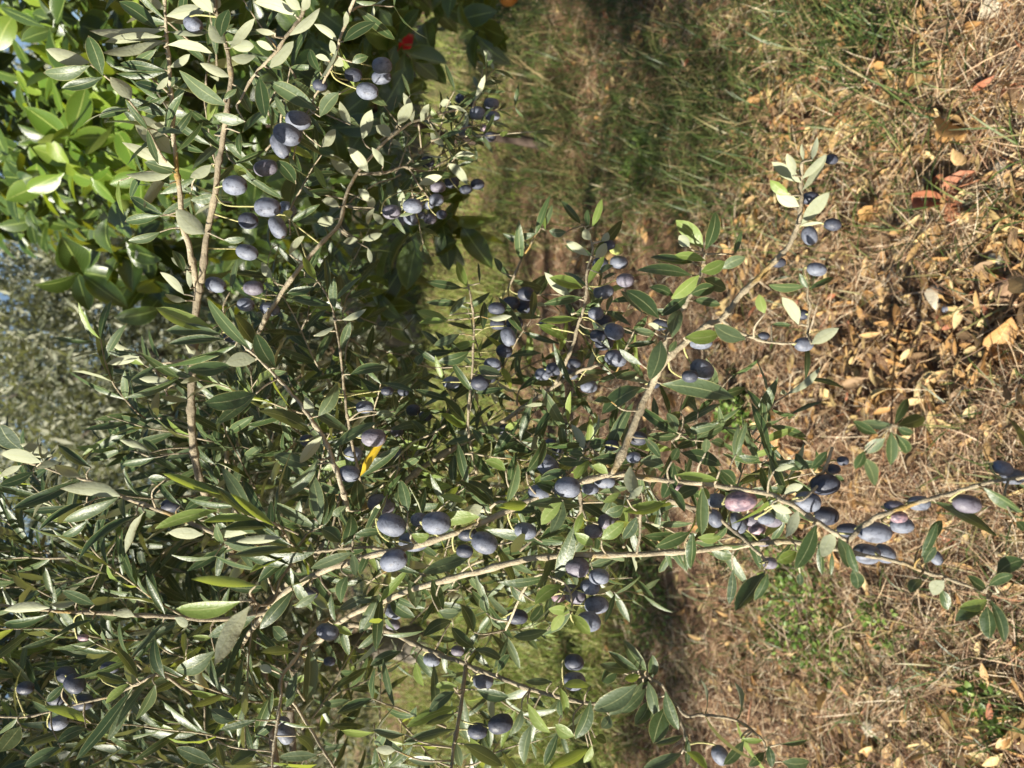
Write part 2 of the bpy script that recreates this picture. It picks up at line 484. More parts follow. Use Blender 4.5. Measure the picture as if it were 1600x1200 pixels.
def ribbons(base, head, pitch, L, W, bend, roll, nseg):
    """curving ribbons: heading, initial pitch above the horizon, bend downward along the length"""
    n = len(base)
    t = np.linspace(0, 1, nseg + 1)
    P = np.zeros((n, nseg + 1, 3)); P[:, 0] = base
    hd = np.stack([np.cos(head), np.sin(head), np.zeros(n)], -1)
    sd = np.stack([-np.sin(head), np.cos(head), np.zeros(n)], -1)
    curv = rng.normal(0, .25, n)
    for k in range(nseg):
        a = pitch - bend * (k + .5) / nseg
        step = (L / nseg)[:, None] * (np.cos(a)[:, None] * (hd + sd * (curv * (k + .5) / nseg)[:, None]) + np.sin(a)[:, None] * np.array([0, 0, 1.0]))
        P[:, k + 1] = P[:, k] + step
    acr = nrm(sd * np.cos(roll)[:, None] + np.array([0, 0, 1.0]) * np.sin(roll)[:, None])
    wd = np.interp(t, [0, .4, .85, 1], [.7, 1, .6, .15])
    A = P + acr[:, None, :] * (W[:, None] * wd[None] * .5)[..., None]
    B = P - acr[:, None, :] * (W[:, None] * wd[None] * .5)[..., None]
    V = np.stack([A, B], 2).reshape(n, -1, 3)
    f = np.array([(2 * k, 2 * k + 1, 2 * k + 3, 2 * k + 2) for k in range(nseg)])
    F = f[None] + (np.arange(n) * 2 * (nseg + 1))[:, None, None]
    return V.reshape(-1, 3), F.reshape(-1, 4), np.repeat(rng.uniform(0, 1, n), 2 * (nseg + 1))

def blotch(p, scale, seed):
    """smooth pseudo noise 0..1 over the ground, for patchiness"""
    r = np.random.default_rng(seed); s = 0
    for k in range(6):
        a = r.uniform(0, 6.28); f = scale * r.uniform(.6, 1.8)
        s = s + np.sin((p[:, 0] * math.cos(a) + p[:, 1] * math.sin(a)) * f + r.uniform(0, 6.28))
    return .5 + s / 7.0

# straw: dead grass stems and clippings lying on the soil
n = 185000
px = 690 + 1010 * rng.uniform(0, 1, n) ** .8; py = rng.uniform(-150, 1350, n)
b_ = on_ground(px, py)
keep = rng.uniform(0, 1, n) < np.clip(blotch(b_, 9, 3) * 2.1 - .22, .10, 1)
keep &= ~((px < 960) & (py > 780) & (rng.uniform(0, 1, n) < .8)) & ~((px < 830) & (py > 330) & (rng.uniform(0, 1, n) < .6))
b_ = b_[keep]; n = len(b_)
dist = np.linalg.norm(b_ - CAM, axis=1); sc = np.maximum(1, dist / 2.6)
b_[:, 2] += np.abs(rng.normal(0, .011, n)) + .002
short = rng.uniform(0, 1, n) < .7
L = np.where(short, rng.uniform(.015, .05, n), rng.uniform(.05, .14, n)) * sc ** .5
V, F, R = ribbons(b_, rng.uniform(0, 6.28, n), rng.normal(.10, .22, n), L, rng.uniform(.0009, .0026, n) * sc, rng.normal(.25, .4, n), rng.uniform(-.9, .9, n), 2)
o = link(bpy.data.objects.new("dry_straw", mesh_np("dry_straw", V, F, M['straw'], rnd=R)))
o["kind"] = "stuff"; o["label"] = "pale dry straw and dead grass stems covering the ground"; o["category"] = "straw"

# green grass: zones in which it grows, as ground positions
def grass_zone(n, box, mat_far, hmin, hmax, w, dens_seed=None, thresh=0.0):
    x0, y0, x1, y1 = box
    p = on_ground(rng.uniform(x0, x1, n) + rng.normal(0, .14 * (x1 - x0), n).clip(560 - x0, 900), rng.uniform(y0, y1, n) + rng.normal(0, .12 * (y1 - y0), n))
    if dens_seed is not None:
        p = p[rng.uniform(0, 1, n) < np.clip((blotch(p, 5, dens_seed) - thresh) * 2.2, 0, 1)]
    n = len(p); dist = np.linalg.norm(p - CAM, axis=1); sc = np.maximum(1, dist / 3.0)
    hsc = np.minimum(sc, 1.6)
    return ribbons(p, rng.uniform(0, 6.28, n), rng.normal(.95, .35, n), rng.uniform(hmin, hmax, n) * hsc, rng.uniform(.6, 1.3, n) * w * sc, rng.normal(1.0, .5, n), rng.uniform(-.5, .5, n), 4)
def merge(lst):
    Vs, Fs, Rs, base = [], [], [], 0
    for V, F, R in lst:
        Vs.append(V); Fs.append(F + base); Rs.append(R); base += len(V)
    return np.vstack(Vs), np.vstack(Fs), np.concatenate(Rs)
V, F, R = merge([grass_zone(9500, (760, -60, 1170, 340), 0, .08, .20, .0034, 21, .10),
                 grass_zone(3000, (1080, -60, 1440, 220), 0, .08, .19, .0034, 22, .18),
                 grass_zone(1300, (1380, -60, 1640, 240), 0, .06, .17, .0036, 26, .2),
                 grass_zone(1500, (1150, 170, 1640, 620), 0, .04, .14, .0034, 23, .34),
                 grass_zone(2600, (1050, 640, 1640, 1260), 0, .04, .12, .0032, 24, .34),
                 grass_zone(2600, (930, 840, 1330, 1070), 0, .03, .08, .0034, 25, .3)])
o = link(bpy.data.objects.new("grass", mesh_np("grass", V, F, M['grass'], rnd=R)))
o["kind"] = "stuff"; o["label"] = "green grass blades growing through the dry litter"; o["category"] = "grass"
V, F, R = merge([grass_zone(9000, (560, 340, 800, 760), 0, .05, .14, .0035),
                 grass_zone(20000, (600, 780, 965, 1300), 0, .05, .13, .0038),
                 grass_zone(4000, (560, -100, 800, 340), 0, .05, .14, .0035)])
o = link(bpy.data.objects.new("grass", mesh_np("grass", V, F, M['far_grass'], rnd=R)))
o["kind"] = "stuff"; o["label"] = "pale sunlit grass behind the hanging olive branches"; o["category"] = "grass"

# ------------------------------------------------------------------ the olive tree in front
TRUNK = (-2.35, 2.75, 0.0)
tree = thing("olive_tree", "olive tree with drooping grey-green branches full of ripe dark olives, nearest the camera", "olive tree", TRUNK)
BR = []      # (points px,py,d ; r0 ; r1)
def B(r0, r1, *pts): BR.append((r0, r1, pts))
B(.0032, .0015, (330, 1080, 1.20), (390, 990, .95), (440, 930, .76), (500, 895, .66), (575, 870, .63), (690, 840, .62), (800, 795, .62), (880, 762, .62), (958, 742, .62), (1030, 749, .61), (1130, 760, .60), (1200, 772, .58), (1232, 785, .565), (1270, 810, .56), (1300, 832, .55), (1325, 846, .55))
B(.0033, .0014, (958, 742, 0.620), (985, 680, 0.625), (1015, 605, 0.630), (1037, 568, 0.613), (1065, 540, 0.609), (1095, 515, 0.606), (1128, 500, 0.603), (1150, 468, 0.599), (1178, 440, 0.596), (1210, 408, 0.592), (1232, 385, 0.589), (1246, 350, 0.585), (1251, 310, 0.582), (1253, 280, 0.580), (1252, 255, 0.578))
B(.0034, .0018, (450, 1060, 1.15), (520, 980, .95), (620, 930, .79), (700, 905, .71), (760, 890, .68), (830, 872, .66), (900, 868, .65), (1000, 865, .64), (1075, 862, .63), (1160, 853, .62), (1215, 846, .60), (1260, 850, .585), (1310, 858, .57))
B(.0052, .0038, (420, 1100, 1.45), (400, 960, 1.18), (365, 870, 1.0), (330, 800, .90), (311, 745, .86), (302, 690, .84), (299, 640, .83), (302, 560, .81), (307, 480, .80), (313, 440, .79))
B(.0034, .0015, (313, 440, .79), (322, 375, .77), (338, 290, .74), (344, 240, .73), (352, 180, .71), (360, 120, .70), (350, 60, .69), (338, 20, .68), (332, -25, .67))
B(.0034, .0013, (309, 450, .79), (297, 400, .78), (287, 357, .77), (281, 300, .76), (274, 250, .75), (269, 170, .74), (264, 100, .73), (258, 30, .72), (255, -25, .71))
B(.0034, .0015, (370, 800, 1.02), (352, 700, .98), (372, 610, .95), (407, 512, .93), (432, 470, .93), (465, 422, .93), (507, 375, .94), (530, 350, .95), (546, 292, .97), (580, 245, .99), (620, 207, 1.0), (650, 190, 1.02), (690, 178, 1.04), (722, 170, 1.06))
B(.0018, .0010, (640, 262, 1.0), (665, 268, 1.02), (690, 255, 1.03), (712, 240, 1.04))
B(.0022, .0010, (560, 272, .98), (600, 270, .98), (635, 262, 1.0), (655, 290, 1.0), (670, 310, 1.02))
B(.0026, .0010, (465, 862, .66), (400, 850, .68), (340, 835, .69), (285, 812, .70), (235, 792, .71), (190, 775, .72), (150, 755, .73), (125, 747, .735), (80, 735, .74), (45, 725, .74))
B(.0026, .0012, (440, 950, .80), (350, 968, .78), (272, 964, .76), (180, 960, .75), (90, 955, .74), (30, 948, .74), (-20, 945, .74))
B(.0024, .0009, (543, 797, .66), (535, 760, .65), (520, 720, .65), (505, 685, .65), (485, 655, .65), (465, 627, .66), (440, 598, .66), (405, 562, .67), (378, 538, .68), (355, 505, .68))
B(.0016, .0008, (565, 760, .80), (547, 675, .78), (540, 632, .77), (536, 597, .76), (530, 540, .75), (522, 497, .75), (510, 460, .74), (495, 437, .74), (484, 415, .74))
B(.0018, .0009, (745, 740, .9), (732, 670, .87), (736, 597, .86), (740, 525, .85), (737, 475, .85), (732, 450, .85), (728, 430, .85))
B(.0022, .0010, (868, 600, .86), (880, 575, .83), (892, 550, .82), (900, 520, .81), (915, 470, .80), (917, 425, .80), (926, 395, .80), (922, 372, .80), (914, 352, .80))
B(.0044, .0017, (400, 960, 1.2), (480, 880, 1.05), (560, 800, .97), (635, 750, .93), (675, 720, .92), (737, 685, .90), (800, 650, .88), (840, 622, .87), (877, 597, .86), (912, 577, .85), (940, 570, .84))
B(.0030, .0012, (570, 790, .97), (605, 750, .95), (640, 718, .94), (670, 692, .93), (700, 660, .93))
B(.0016, .0008, (795, 450, .92), (812, 412, .91), (827, 385, .90), (838, 368, .90), (848, 348, .90))
B(.0020, .0014, (1037, 560, 0.613), (1042, 525, 0.615), (1058, 495, 0.617), (1075, 470, 0.618), (1092, 440, 0.620), (1098, 415, 0.622), (1100, 395, 0.623))
B(.0015, .0008, (1125, 497, 0.603), (1150, 517, 0.599), (1190, 532, 0.596), (1220, 536, 0.592), (1245, 536, 0.592))
B(.0010, .0007, (1262, 520, 0.585), (1264, 485, 0.582), (1262, 455, 0.582), (1260, 435, 0.582))
B(.0020, .0010, (1325, 846, .55), (1357, 815, .545), (1380, 803, .54), (1415, 792, .54), (1450, 780, .53), (1490, 769, .53), (1530, 757, .52), (1600, 746, .51), (1660, 738, .50))
B(.0016, .0008, (1310, 858, .57), (1388, 875, .56), (1430, 888, .55), (1470, 900, .545), (1500, 912, .54), (1545, 926, .535), (1560, 926, .53))
B(.0020, .0010, (1045, 780, .62), (1080, 793, .61), (1112, 802, .605), (1150, 832, .60), (1182, 862, .59), (1200, 878, .585))
B(.0016, .0012, (905, 768, .62), (907, 795, .63), (895, 830, .645), (882, 866, .65))
B(.0013, .0010, (1000, 800, .62), (999, 830, .635), (995, 866, .64))
B(.0034, .0016, (440, 1060, 1.15), (520, 985, .98), (570, 978, .90), (610, 987, .85), (650, 1007, .80), (687, 1022, .77), (737, 1042, .74), (800, 1066, .71), (857, 1085, .69), (925, 1099, .67), (985, 1088, .66))
B(.0022, .0014, (727, 1040, .74), (722, 1085, .72), (713, 1140, .70), (705, 1198, .68), (700, 1260, .66))
B(.0018, .0010, (1075, 1165, .60), (1066, 1135, .61), (1043, 1082, .62), (1025, 1064, .625), (1008, 1058, .63), (990, 1058, .63))
B(.0014, .0009, (1043, 1084, .62), (1060, 1106, .61), (1076, 1118, .605), (1097, 1116, .605), (1125, 1119, .60), (1155, 1128, .60), (1180, 1145, .59), (1195, 1165, .585), (1205, 1200, .58))
B(.0022, .0012, (512, 967, .84), (477, 995, .80), (465, 1022, .78), (440, 1060, .76), (438, 1100, .75), (430, 1150, .74), (425, 1200, .73), (424, 1260, .72))
B(.0018, .0012, (450, 1085, .84), (470, 1115, .84), (500, 1162, .83), (522, 1200, .82), (535, 1240, .82))
B(.0017, .0010, (300, 1085, .78), (250, 1055, .76), (220, 1065, .76), (180, 1085, .78), (120, 1100, .79), (40, 1120, .80), (-20, 1120, .8))
B(.0018, .0009, (565, -25, .72), (555, 0, .73), (535, 50, .74), (522, 92, .75), (507, 125, .76), (487, 162, .78), (470, 200, .82))
B(.0020, .0010, (490, -20, .66), (480, 5, .66), (467, 30, .66), (445, 60, .66), (420, 95, .67), (400, 115, .68), (370, 165, .70))
B(.0014, .0008, (272, 265, .75), (250, 240, .73), (225, 190, .72), (207, 165, .71), (172, 125, .70), (140, 100, .70))
B(.0013, .0008, (262, 620, .80), (240, 575, .80), (218, 555, .81), (195, 548, .82))
B(.0016, .0010, (300, 600, .83), (302, 565, .80), (240, 570, .79))
B(.0014, .0008, (600, 858, .64), (575, 856, .64), (530, 858, .64), (500, 862, .65), (465, 862, .66), (480, 835, .66), (500, 825, .66))
B(.0012, .0008, (470, 865, .66), (440, 905, .64), (428, 938, .60), (405, 945, .58), (395, 938, .57))
B(.0012, .0008, (470, 870, .66), (455, 850, .64), (430, 820, .62), (400, 810, .62), (370, 790, .63), (345, 775, .64))
B(.0012, .0008, (790, 985, .72), (830, 905, .68), (870, 905, .645), (890, 922, .64), (893, 955, .63))
B(.0013, .0009, (1300, 700, .60), (1285, 745, .58), (1262, 775, .565), (1235, 785, .565))
B(.0013, .0008, (1050, 690, .68), (1062, 680, .67), (1068, 660, .67), (1062, 640, .67))
B(.0013, .0008, (880, 748, .63), (905, 720, .64), (915, 700, .64), (922, 690, .64))

branches = []       # dict: pts3, px (n,2), d, parts
for r0, r1, pts in BR:
    P3 = np.array([at(*p) for p in pts])
    # a little sideways wander so a branch is not a clean spline
    C = catmull(P3, 6)
    k = len(C)
    rad = np.linspace(r0, r1, k)
    node = np.ones(k); node[int(rng.integers(2, 6))::int(rng.integers(6, 9))] = 1.38
    wob = rng.normal(0, 1, (k, 3)); wob = (wob + np.roll(wob, 1, 0) + np.roll(wob, -1, 0)) / 3 * .0007
    C = C + wob
    pp = Parts(); v, f = tube(C, rad * node * rng.uniform(.94, 1.06, k), 7); pp.add(v, f, rng.uniform(0, 1))
    q = np.array([to_px(c) for c in C])
    branches.append(dict(C=C, px=q[:, :2], d=q[:, 2], parts=pp, rad=rad, n=0))
allC = np.vstack([b['C'] for b in branches]); allPx = np.vstack([b['px'] for b in branches])
allD = np.concatenate([b['d'] for b in branches]); allB = np.concatenate([[k] * len(b['C']) for k, b in enumerate(branches)])

# leaves read off the photograph, sixteen quarter-size windows: base, tip, width (in quarter pixels), side
WIN = [(x, y) for y in (0, 300, 600, 900) for x in (0, 400, 800, 1200)]
LV = {0: """560 410 250 470 90 t;560 390 290 310 100 u;640 470 545 220 100 t;640 480 380 560 70 t;820 620 690 490 100 u;800 690 615 730 60 t;830 680 500 740 30 t;
1060 720 800 620 80 t;1070 960 840 710 150 u;1050 760 870 830 50 u;1090 1050 790 880 70 u;1080 1080 810 1100 70 u;1100 1080 900 1010 80 t;1060 1150 990 1060 70 t;
1030 180 570 210 80 u;1020 230 650 270 60 u;1010 260 640 340 70 u;980 180 740 0 100 t;1030 430 700 430 40 t;1030 440 740 400 60 t;1030 450 720 470 60 t;1040 270 880 270 40 u;
1050 600 840 690 50 t;1060 420 1190 340 50 u;1050 280 1350 320 70 u;1060 200 1310 200 40 u;1040 100 1290 60 90 u;1420 660 1120 440 110 t;1070 870 1190 690 50 t;1100 950 1280 770 40 t;
1410 270 1310 160 90 u;1380 230 1430 60 90 t;1420 260 1600 300 80 u;1440 480 1250 400 60 u;1440 360 1600 350 70 u;1530 760 1330 720 80 t;1340 840 1470 830 60 t;1320 1030 1190 1110 70 u;1480 540 1570 710 70 t;1500 830 1500 960 50 t;1030 60 880 -60 80 u;1330 80 1190 -30 90 u;1340 70 1330 -60 90 u;
1400 620 1480 560 40 t;1050 480 980 560 40 u;1030 330 900 330 40 t;1440 300 1600 130 60 u""",
1: """250 100 0 0 80 u;210 220 400 50 70 u;120 210 0 180 40 u;80 430 235 255 80 u;110 310 0 260 50 u;545 260 750 140 80 t;515 260 360 150 50 u;490 340 465 250 50 u;550 170 565 70 40 u;470 380 550 410 60 u;
600 390 700 360 60 t;400 730 520 580 90 t;380 690 80 510 110 t;460 380 370 350 40 u;400 450 330 300 60 t;590 780 530 640 60 u;665 870 735 690 80 u;705 1080 575 920 80 u;795 1040 730 920 50 u;610 1100 465 960 80 u;
890 780 970 640 80 u;1030 760 1080 650 60 u;980 770 920 580 60 u;840 850 750 790 80 u;1100 790 1170 920 60 u;1150 650 1220 640 60 u;1190 1020 1330 1150 70 u;1230 990 1370 960 50 u;1020 1150 1165 1100 70 u;410 920 500 810 70 u;250 1150 130 1000 90 t;300 1160 490 1050 80 t;
290 70 330 -40 60 u;280 60 180 -30 70 u;620 10 750 20 30 t;20 480 60 740 90 t;380 940 330 870 50 u""",
3: """205 1140 25 1010 80 u;165 1100 115 960 60 u;220 1000 210 900 30 u;275 1000 310 860 40 u;210 1120 365 960 50 u;215 1190 370 970 50 u;130 1220 10 1130 70 y""",
4: """1020 140 800 30 70 t;1000 150 770 190 70 t;1000 250 800 310 60 t;1280 260 1100 110 130 u;1350 20 1190 50 70 t;1400 300 1530 290 50 t;1330 850 970 720 110 y;1380 890 1030 860 90 t;1400 920 1050 945 60 t;1470 960 970 1100 70 t;
1450 1080 1170 1110 100 t;1600 1050 1410 1070 100 u;1560 980 1290 660 90 t;1600 960 1470 760 100 t;870 1020 670 1000 50 t;870 1030 670 1070 60 u;1000 1050 920 850 30 t;980 1080 820 1180 40 t;1100 1200 870 1160 60 u;1190 600 1170 490 40 u;1150 640 1000 500 60 u;1160 680 1030 640 50 u;1180 480 1070 410 50 u;1150 500 1080 360 60 t;1440 620 1480 420 40 t""",
5: """380 550 295 400 60 y;380 560 270 540 40 y;445 640 440 410 35 t;490 740 490 530 60 t;360 590 190 640 60 t;210 390 300 270 50 u;500 170 380 190 70 u;640 300 545 310 50 u;660 300 790 260 50 u;700 350 720 450 40 u;520 90 410 50 60 u;
530 980 590 810 60 t;360 900 490 840 40 u;120 1100 0 880 110 t;540 800 690 730 50 u;1320 590 1260 430 70 t;1290 600 1060 560 60 t;1200 800 1000 740 80 y;1190 810 1020 820 50 y;1290 700 1060 690 50 t;1210 770 1310 650 50 t;1270 890 1110 950 60 t;1370 930 1200 980 60 t;1330 1000 1150 1060 80 t;1420 860 1430 680 60 t;
1450 790 1600 780 40 u;1400 570 1385 440 20 t;1530 500 1490 410 50 t;590 1140 820 1090 70 t;1010 1080 1040 1020 60 t;1540 1150 1390 1090 90 t;100 540 40 440 60 u;730 130 790 210 50 u;720 110 700 20 60 u;740 100 690 210 40 u;900 130 920 0 50 u;700 60 640 -20 60 u""",
6: """210 240 200 120 25 y;200 230 250 80 50 t;430 200 320 50 50 t;480 210 470 110 40 t;500 220 560 40 50 t;480 400 335 300 60 u;490 300 450 230 60 u;520 410 590 320 70 u;560 310 600 250 50 u;440 600 240 530 80 y;370 660 210 500 70 u;550 510 630 450 40 t;440 660 200 700 60 t;410 790 170 800 60 t;330 920 170 830 70 t;
1195 350 1020 180 110 y;1210 360 1280 120 90 t;1110 340 1045 270 70 u;1130 440 870 400 70 t;1210 430 1020 390 60 y;1120 520 790 480 90 t;1180 500 1330 430 90 y;1310 480 1460 410 80 t;1170 520 1000 670 90 t;1010 650 860 590 70 t;1200 540 1350 600 90 t;1110 640 1280 600 90 t;1130 680 1310 700 60 t;920 790 710 610 110 t;1110 640 930 770 80 t;
1000 910 1060 730 100 t;1080 910 1300 880 100 y;1460 920 1260 830 110 t;890 880 770 860 50 t;930 860 850 820 40 u;930 930 860 1170 120 t;810 1080 670 980 50 t;650 1160 790 1130 60 t;980 1000 1030 930 50 t;1390 390 1440 240 40 t;520 860 650 810 40 u;150 260 0 280 50 t;110 340 -60 260 50 t;340 250 230 240 60 t""",
7: """195 90 50 0 90 u;210 200 385 0 90 u;200 210 340 190 30 u;230 590 0 580 70 t;190 830 85 660 80 u;270 950 435 850 80 u;250 610 420 520 40 t;20 830 150 830 30 t;250 600 190 510 40 t;-20 760 -60 640 70 y""",
8: """130 410 0 250 120 t;330 450 130 375 80 u;260 490 0 440 90 u;570 520 350 380 60 t;500 580 340 510 80 u;380 490 210 525 50 u;750 700 415 650 100 u;740 710 380 890 80 t;490 600 70 790 80 t;860 820 410 1110 70 t;210 550 0 630 70 t;130 510 0 580 50 u;540 740 230 910 40 t;550 850 370 970 60 t;
1380 690 1010 550 70 y;1130 760 965 595 40 t;1330 710 1140 790 70 t;1360 790 960 900 80 y;1270 940 1050 930 80 u;1400 730 1440 810 80 u;1580 830 1370 520 80 t;1430 1020 1170 1170 60 t;1600 60 1270 120 120 t;1600 60 1350 250 80 t;1330 960 1600 900 80 u;1400 990 1600 1030 110 t;970 460 750 510 60 t;940 430 745 350 50 u;1000 440 890 340 50 t;1040 590 925 590 50 t;900 800 770 1050 40 u;
1820 1008 1500 800 70 t;1810 1020 1450 1060 70 t;1720 890 1440 680 60 y;1710 895 1380 900 70 t;1600 840 1350 640 60 t;1600 845 1260 860 60 y;1480 760 1220 600 60 t;1480 765 1150 720 50 t;1380 700 1080 600 50 t;1840 1040 1560 1180 80 y;1850 1060 1600 1240 80 t;1760 960 1480 980 60 u;1900 1060 1640 960 80 t""",
9: """340 300 30 150 110 t;330 260 180 260 40 u;330 220 310 80 70 u;390 200 510 0 100 t;410 330 270 490 80 u;330 510 110 440 90 t;390 470 170 720 80 t;380 900 110 740 80 t;400 880 340 560 90 t;410 900 500 690 80 t;530 990 410 900 100 t;550 1000 600 830 100 t;480 400 760 240 80 t;650 790 650 600 100 t;620 940 790 930 60 t;970 940 1085 950 70 y;
1400 830 1120 870 100 y;1420 770 1290 790 90 u;1320 740 1150 700 50 y;650 580 825 320 70 Y;950 800 900 600 80 t;1250 260 1100 250 40 t;1310 240 1180 80 80 t;1350 280 1420 390 50 t;1380 330 1170 380 60 t;1280 590 1320 360 80 t;1240 630 1230 440 60 t;1230 640 1030 600 70 t;1270 610 1480 690 90 t;1560 470 1470 360 60 t;1560 540 1430 480 70 y;1090 340 980 220 60 t;
610 1050 340 1170 70 t;600 1060 620 1200 60 t;700 1060 640 1190 60 t;1340 1080 1040 1180 90 t;110 1100 0 1040 70 y;870 170 860 60 60 t;860 190 750 190 50 t;1100 350 1130 260 50 t;560 760 480 830 70 t;420 880 400 640 70 t""",
10: """940 0 1390 90 130 t;810 20 560 170 120 t;620 110 520 100 50 t;1030 300 970 180 70 t;1030 320 860 320 60 t;1080 310 1280 260 70 t;1080 280 1140 330 50 t;1060 430 1310 510 100 t;1000 480 1040 400 60 t;1010 490 940 720 100 t;1240 360 1340 390 60 t;1210 430 1215 340 60 t;960 740 700 790 90 y;700 760 590 810 80 t;570 740 670 680 50 y;1020 720 1170 650 90 t;
1190 650 1190 950 90 t;1040 940 820 950 60 t;1110 930 900 1020 90 t;1130 930 1110 1165 80 t;1160 960 1310 950 70 t;780 830 690 970 80 t;320 730 240 930 90 t;310 740 180 880 90 y;330 690 280 590 50 t;300 690 160 620 90 t;340 540 170 600 70 t;450 420 370 250 70 u;450 450 360 430 50 t;480 470 280 480 70 t;480 480 390 590 80 t;500 470 740 490 80 t;600 560 500 510 60 y;
1280 650 1480 660 60 t;1300 540 1400 630 80 t;1020 570 1290 590 60 t;740 510 770 720 90 u;390 930 510 1010 70 t;560 970 700 870 90 t;140 330 270 140 60 t;90 550 220 350 80 t;340 440 310 260 50 t;800 480 950 510 90 t;830 340 930 460 60 t;1400 440 1470 240 50 t;1420 450 1550 470 60 t;1000 740 920 760 50 y;980 640 1080 800 60 t;440 800 400 930 50 t;720 720 820 640 50 u;1240 1040 1390 1090 60 t;1190 640 1230 720 70 y""",
11: """1050 740 1430 950 90 t;1350 650 1600 820 90 t;1000 980 1090 850 70 t;960 1080 1050 870 60 t;980 1120 1050 1020 70 t;1430 1190 1600 1100 110 t;300 880 170 1160 100 t;190 790 120 960 80 u;420 930 330 1080 100 u;440 960 500 1150 90 t;0 720 140 880 100 t;100 690 220 630 60 u;40 540 160 510 40 u;270 530 370 420 60 t;260 530 170 440 70 t;420 570 480 610 30 t;320 1000 330 1200 50 t;400 1050 400 1200 30 t;180 1050 60 1110 80 y;1550 860 1600 920 60 t;120 690 60 640 60 t;20 760 150 800 60 u;500 1000 560 1190 60 t""",
12: """310 200 15 220 70 u;590 180 390 90 70 t;840 250 710 225 60 u;1030 240 910 0 50 t;1500 160 1090 215 110 y;1560 190 1330 550 120 u;1600 60 1190 0 80 y;1340 470 1080 610 120 t;1030 640 950 400 70 t;860 640 720 440 60 t;800 660 590 610 60 t;810 670 650 800 60 y;970 680 850 900 80 t;570 920 275 810 60 y;540 950 350 1040 80 t;400 680 280 790 60 t;830 700 480 1150 70 t;800 790 670 1030 60 t;
130 940 0 1100 120 t;380 1070 140 1190 80 t;1020 290 820 520 40 t;1330 380 1200 380 40 y;1540 490 1260 700 70 t;1470 900 1320 830 90 t;1600 1100 1440 1170 110 t;1330 1170 1100 1070 90 t;1360 1040 1400 1190 50 t;1600 250 1300 380 100 t;1090 260 1190 300 60 u;300 240 0 320 60 t;580 270 290 400 50 t;480 160 320 180 50 u;1600 900 1370 960 50 t;1550 570 1600 700 60 t""",
13: """230 90 30 350 90 t;240 410 90 400 60 t;230 470 30 470 70 t;200 400 100 320 80 t;330 440 310 790 100 t;260 600 180 780 70 t;250 720 180 820 50 t;380 110 240 200 60 t;470 110 490 290 40 t;770 110 650 370 90 t;780 130 760 470 70 t;760 330 640 460 50 t;690 120 520 210 70 t;570 0 520 170 90 t;830 140 990 260 80 t;910 470 710 560 70 t;990 470 1120 650 70 t;1000 540 1050 690 60 t;1220 280 1040 370 90 t;1140 220 1270 230 70 t;
1360 350 1290 180 80 t;1360 450 1230 320 80 t;1370 460 1540 520 60 t;1440 230 1430 110 70 t;1510 600 1590 490 60 t;1260 690 1110 690 50 y;1240 720 1080 850 80 t;1260 820 930 940 80 t;1240 960 920 1030 60 t;1300 1050 1550 1170 90 t;1240 860 1060 930 50 t;1290 730 1330 1050 80 t;1250 1040 1290 1200 60 t;1380 710 1580 760 80 t;930 990 730 970 50 t;980 1060 820 1200 60 t;1140 1160 950 1150 60 t;870 1090 750 1080 60 u;0 990 110 740 80 t;250 1000 370 1100 60 t;380 1120 140 1130 70 t;
1000 200 960 30 90 t;1170 220 1100 20 80 t;480 300 600 370 50 y;20 560 100 600 60 u;560 330 490 420 60 t""",
14: """310 60 140 170 90 t;360 230 230 210 70 y;370 240 500 360 80 y;330 230 250 350 70 t;190 180 110 280 80 t;220 340 10 380 70 t;0 50 80 170 60 t;490 690 320 680 60 y;770 580 545 550 70 t;840 590 700 415 90 t;790 590 605 480 60 t;870 640 880 500 70 t;780 680 505 850 130 t;820 660 610 880 80 t;840 700 680 860 70 t;860 780 770 930 90 t;850 660 900 890 80 t;870 680 900 940 80 t;960 720 1040 970 80 t;960 820 890 1050 130 t;1070 995 900 1055 40 t;660 600 560 660 100 t;490 780 400 1030 90 t;
250 660 80 660 50 t;290 690 350 880 50 y;110 760 210 820 40 t;100 800 240 980 80 t;60 830 0 1000 60 t;120 930 60 1190 80 t;290 980 190 1190 70 t;480 1080 230 1190 80 t;390 1000 270 930 80 y;500 1060 450 1170 50 t;520 1010 590 1040 60 t;610 870 560 950 80 t;300 770 310 900 50 t;1060 1110 820 1190 80 t;1090 1100 1230 1200 60 t;1430 1020 1570 1030 40 y;1450 1030 1320 1180 70 t;1580 1100 1480 1190 60 t;1580 -20 1390 210 130 t;1380 -40 1355 180 60 t;1600 -20 1520 160 60 t;1090 1000 1090 1190 40 t;800 620 700 640 60 y""",
15: """1370 150 1200 200 80 y;1370 170 1170 280 90 t;1370 190 1380 400 110 t;1390 150 1490 420 70 t;1100 30 1030 120 90 u;1080 80 1130 220 70 t;960 20 890 100 80 t;1360 80 1260 0 70 t;1380 60 1530 -10 70 t;530 -40 560 80 90 t;200 -20 200 60 50 t;0 1060 30 1200 60 t;90 1160 270 1170 90 t;80 1050 250 1030 30 t"""}
leaves = []
for wdw, txt in LV.items():
    ox, oy = WIN[wdw]
    for e in txt.replace("\n", "").split(";"):
        if not e.strip(): continue
        s = e.split(); v = [float(a) / 4 for a in s[:5]]
        leaves.append((v[0] + ox, v[1] + oy, v[2] + ox, v[3] + oy, v[4], s[5]))

def nearest_branch(x, y):
    dd = np.hypot(allPx[:, 0] - x, allPx[:, 1] - y)
    j = int(np.argmin(dd + np.maximum(allD - .56, 0) * 90)); return j, float(dd[j])

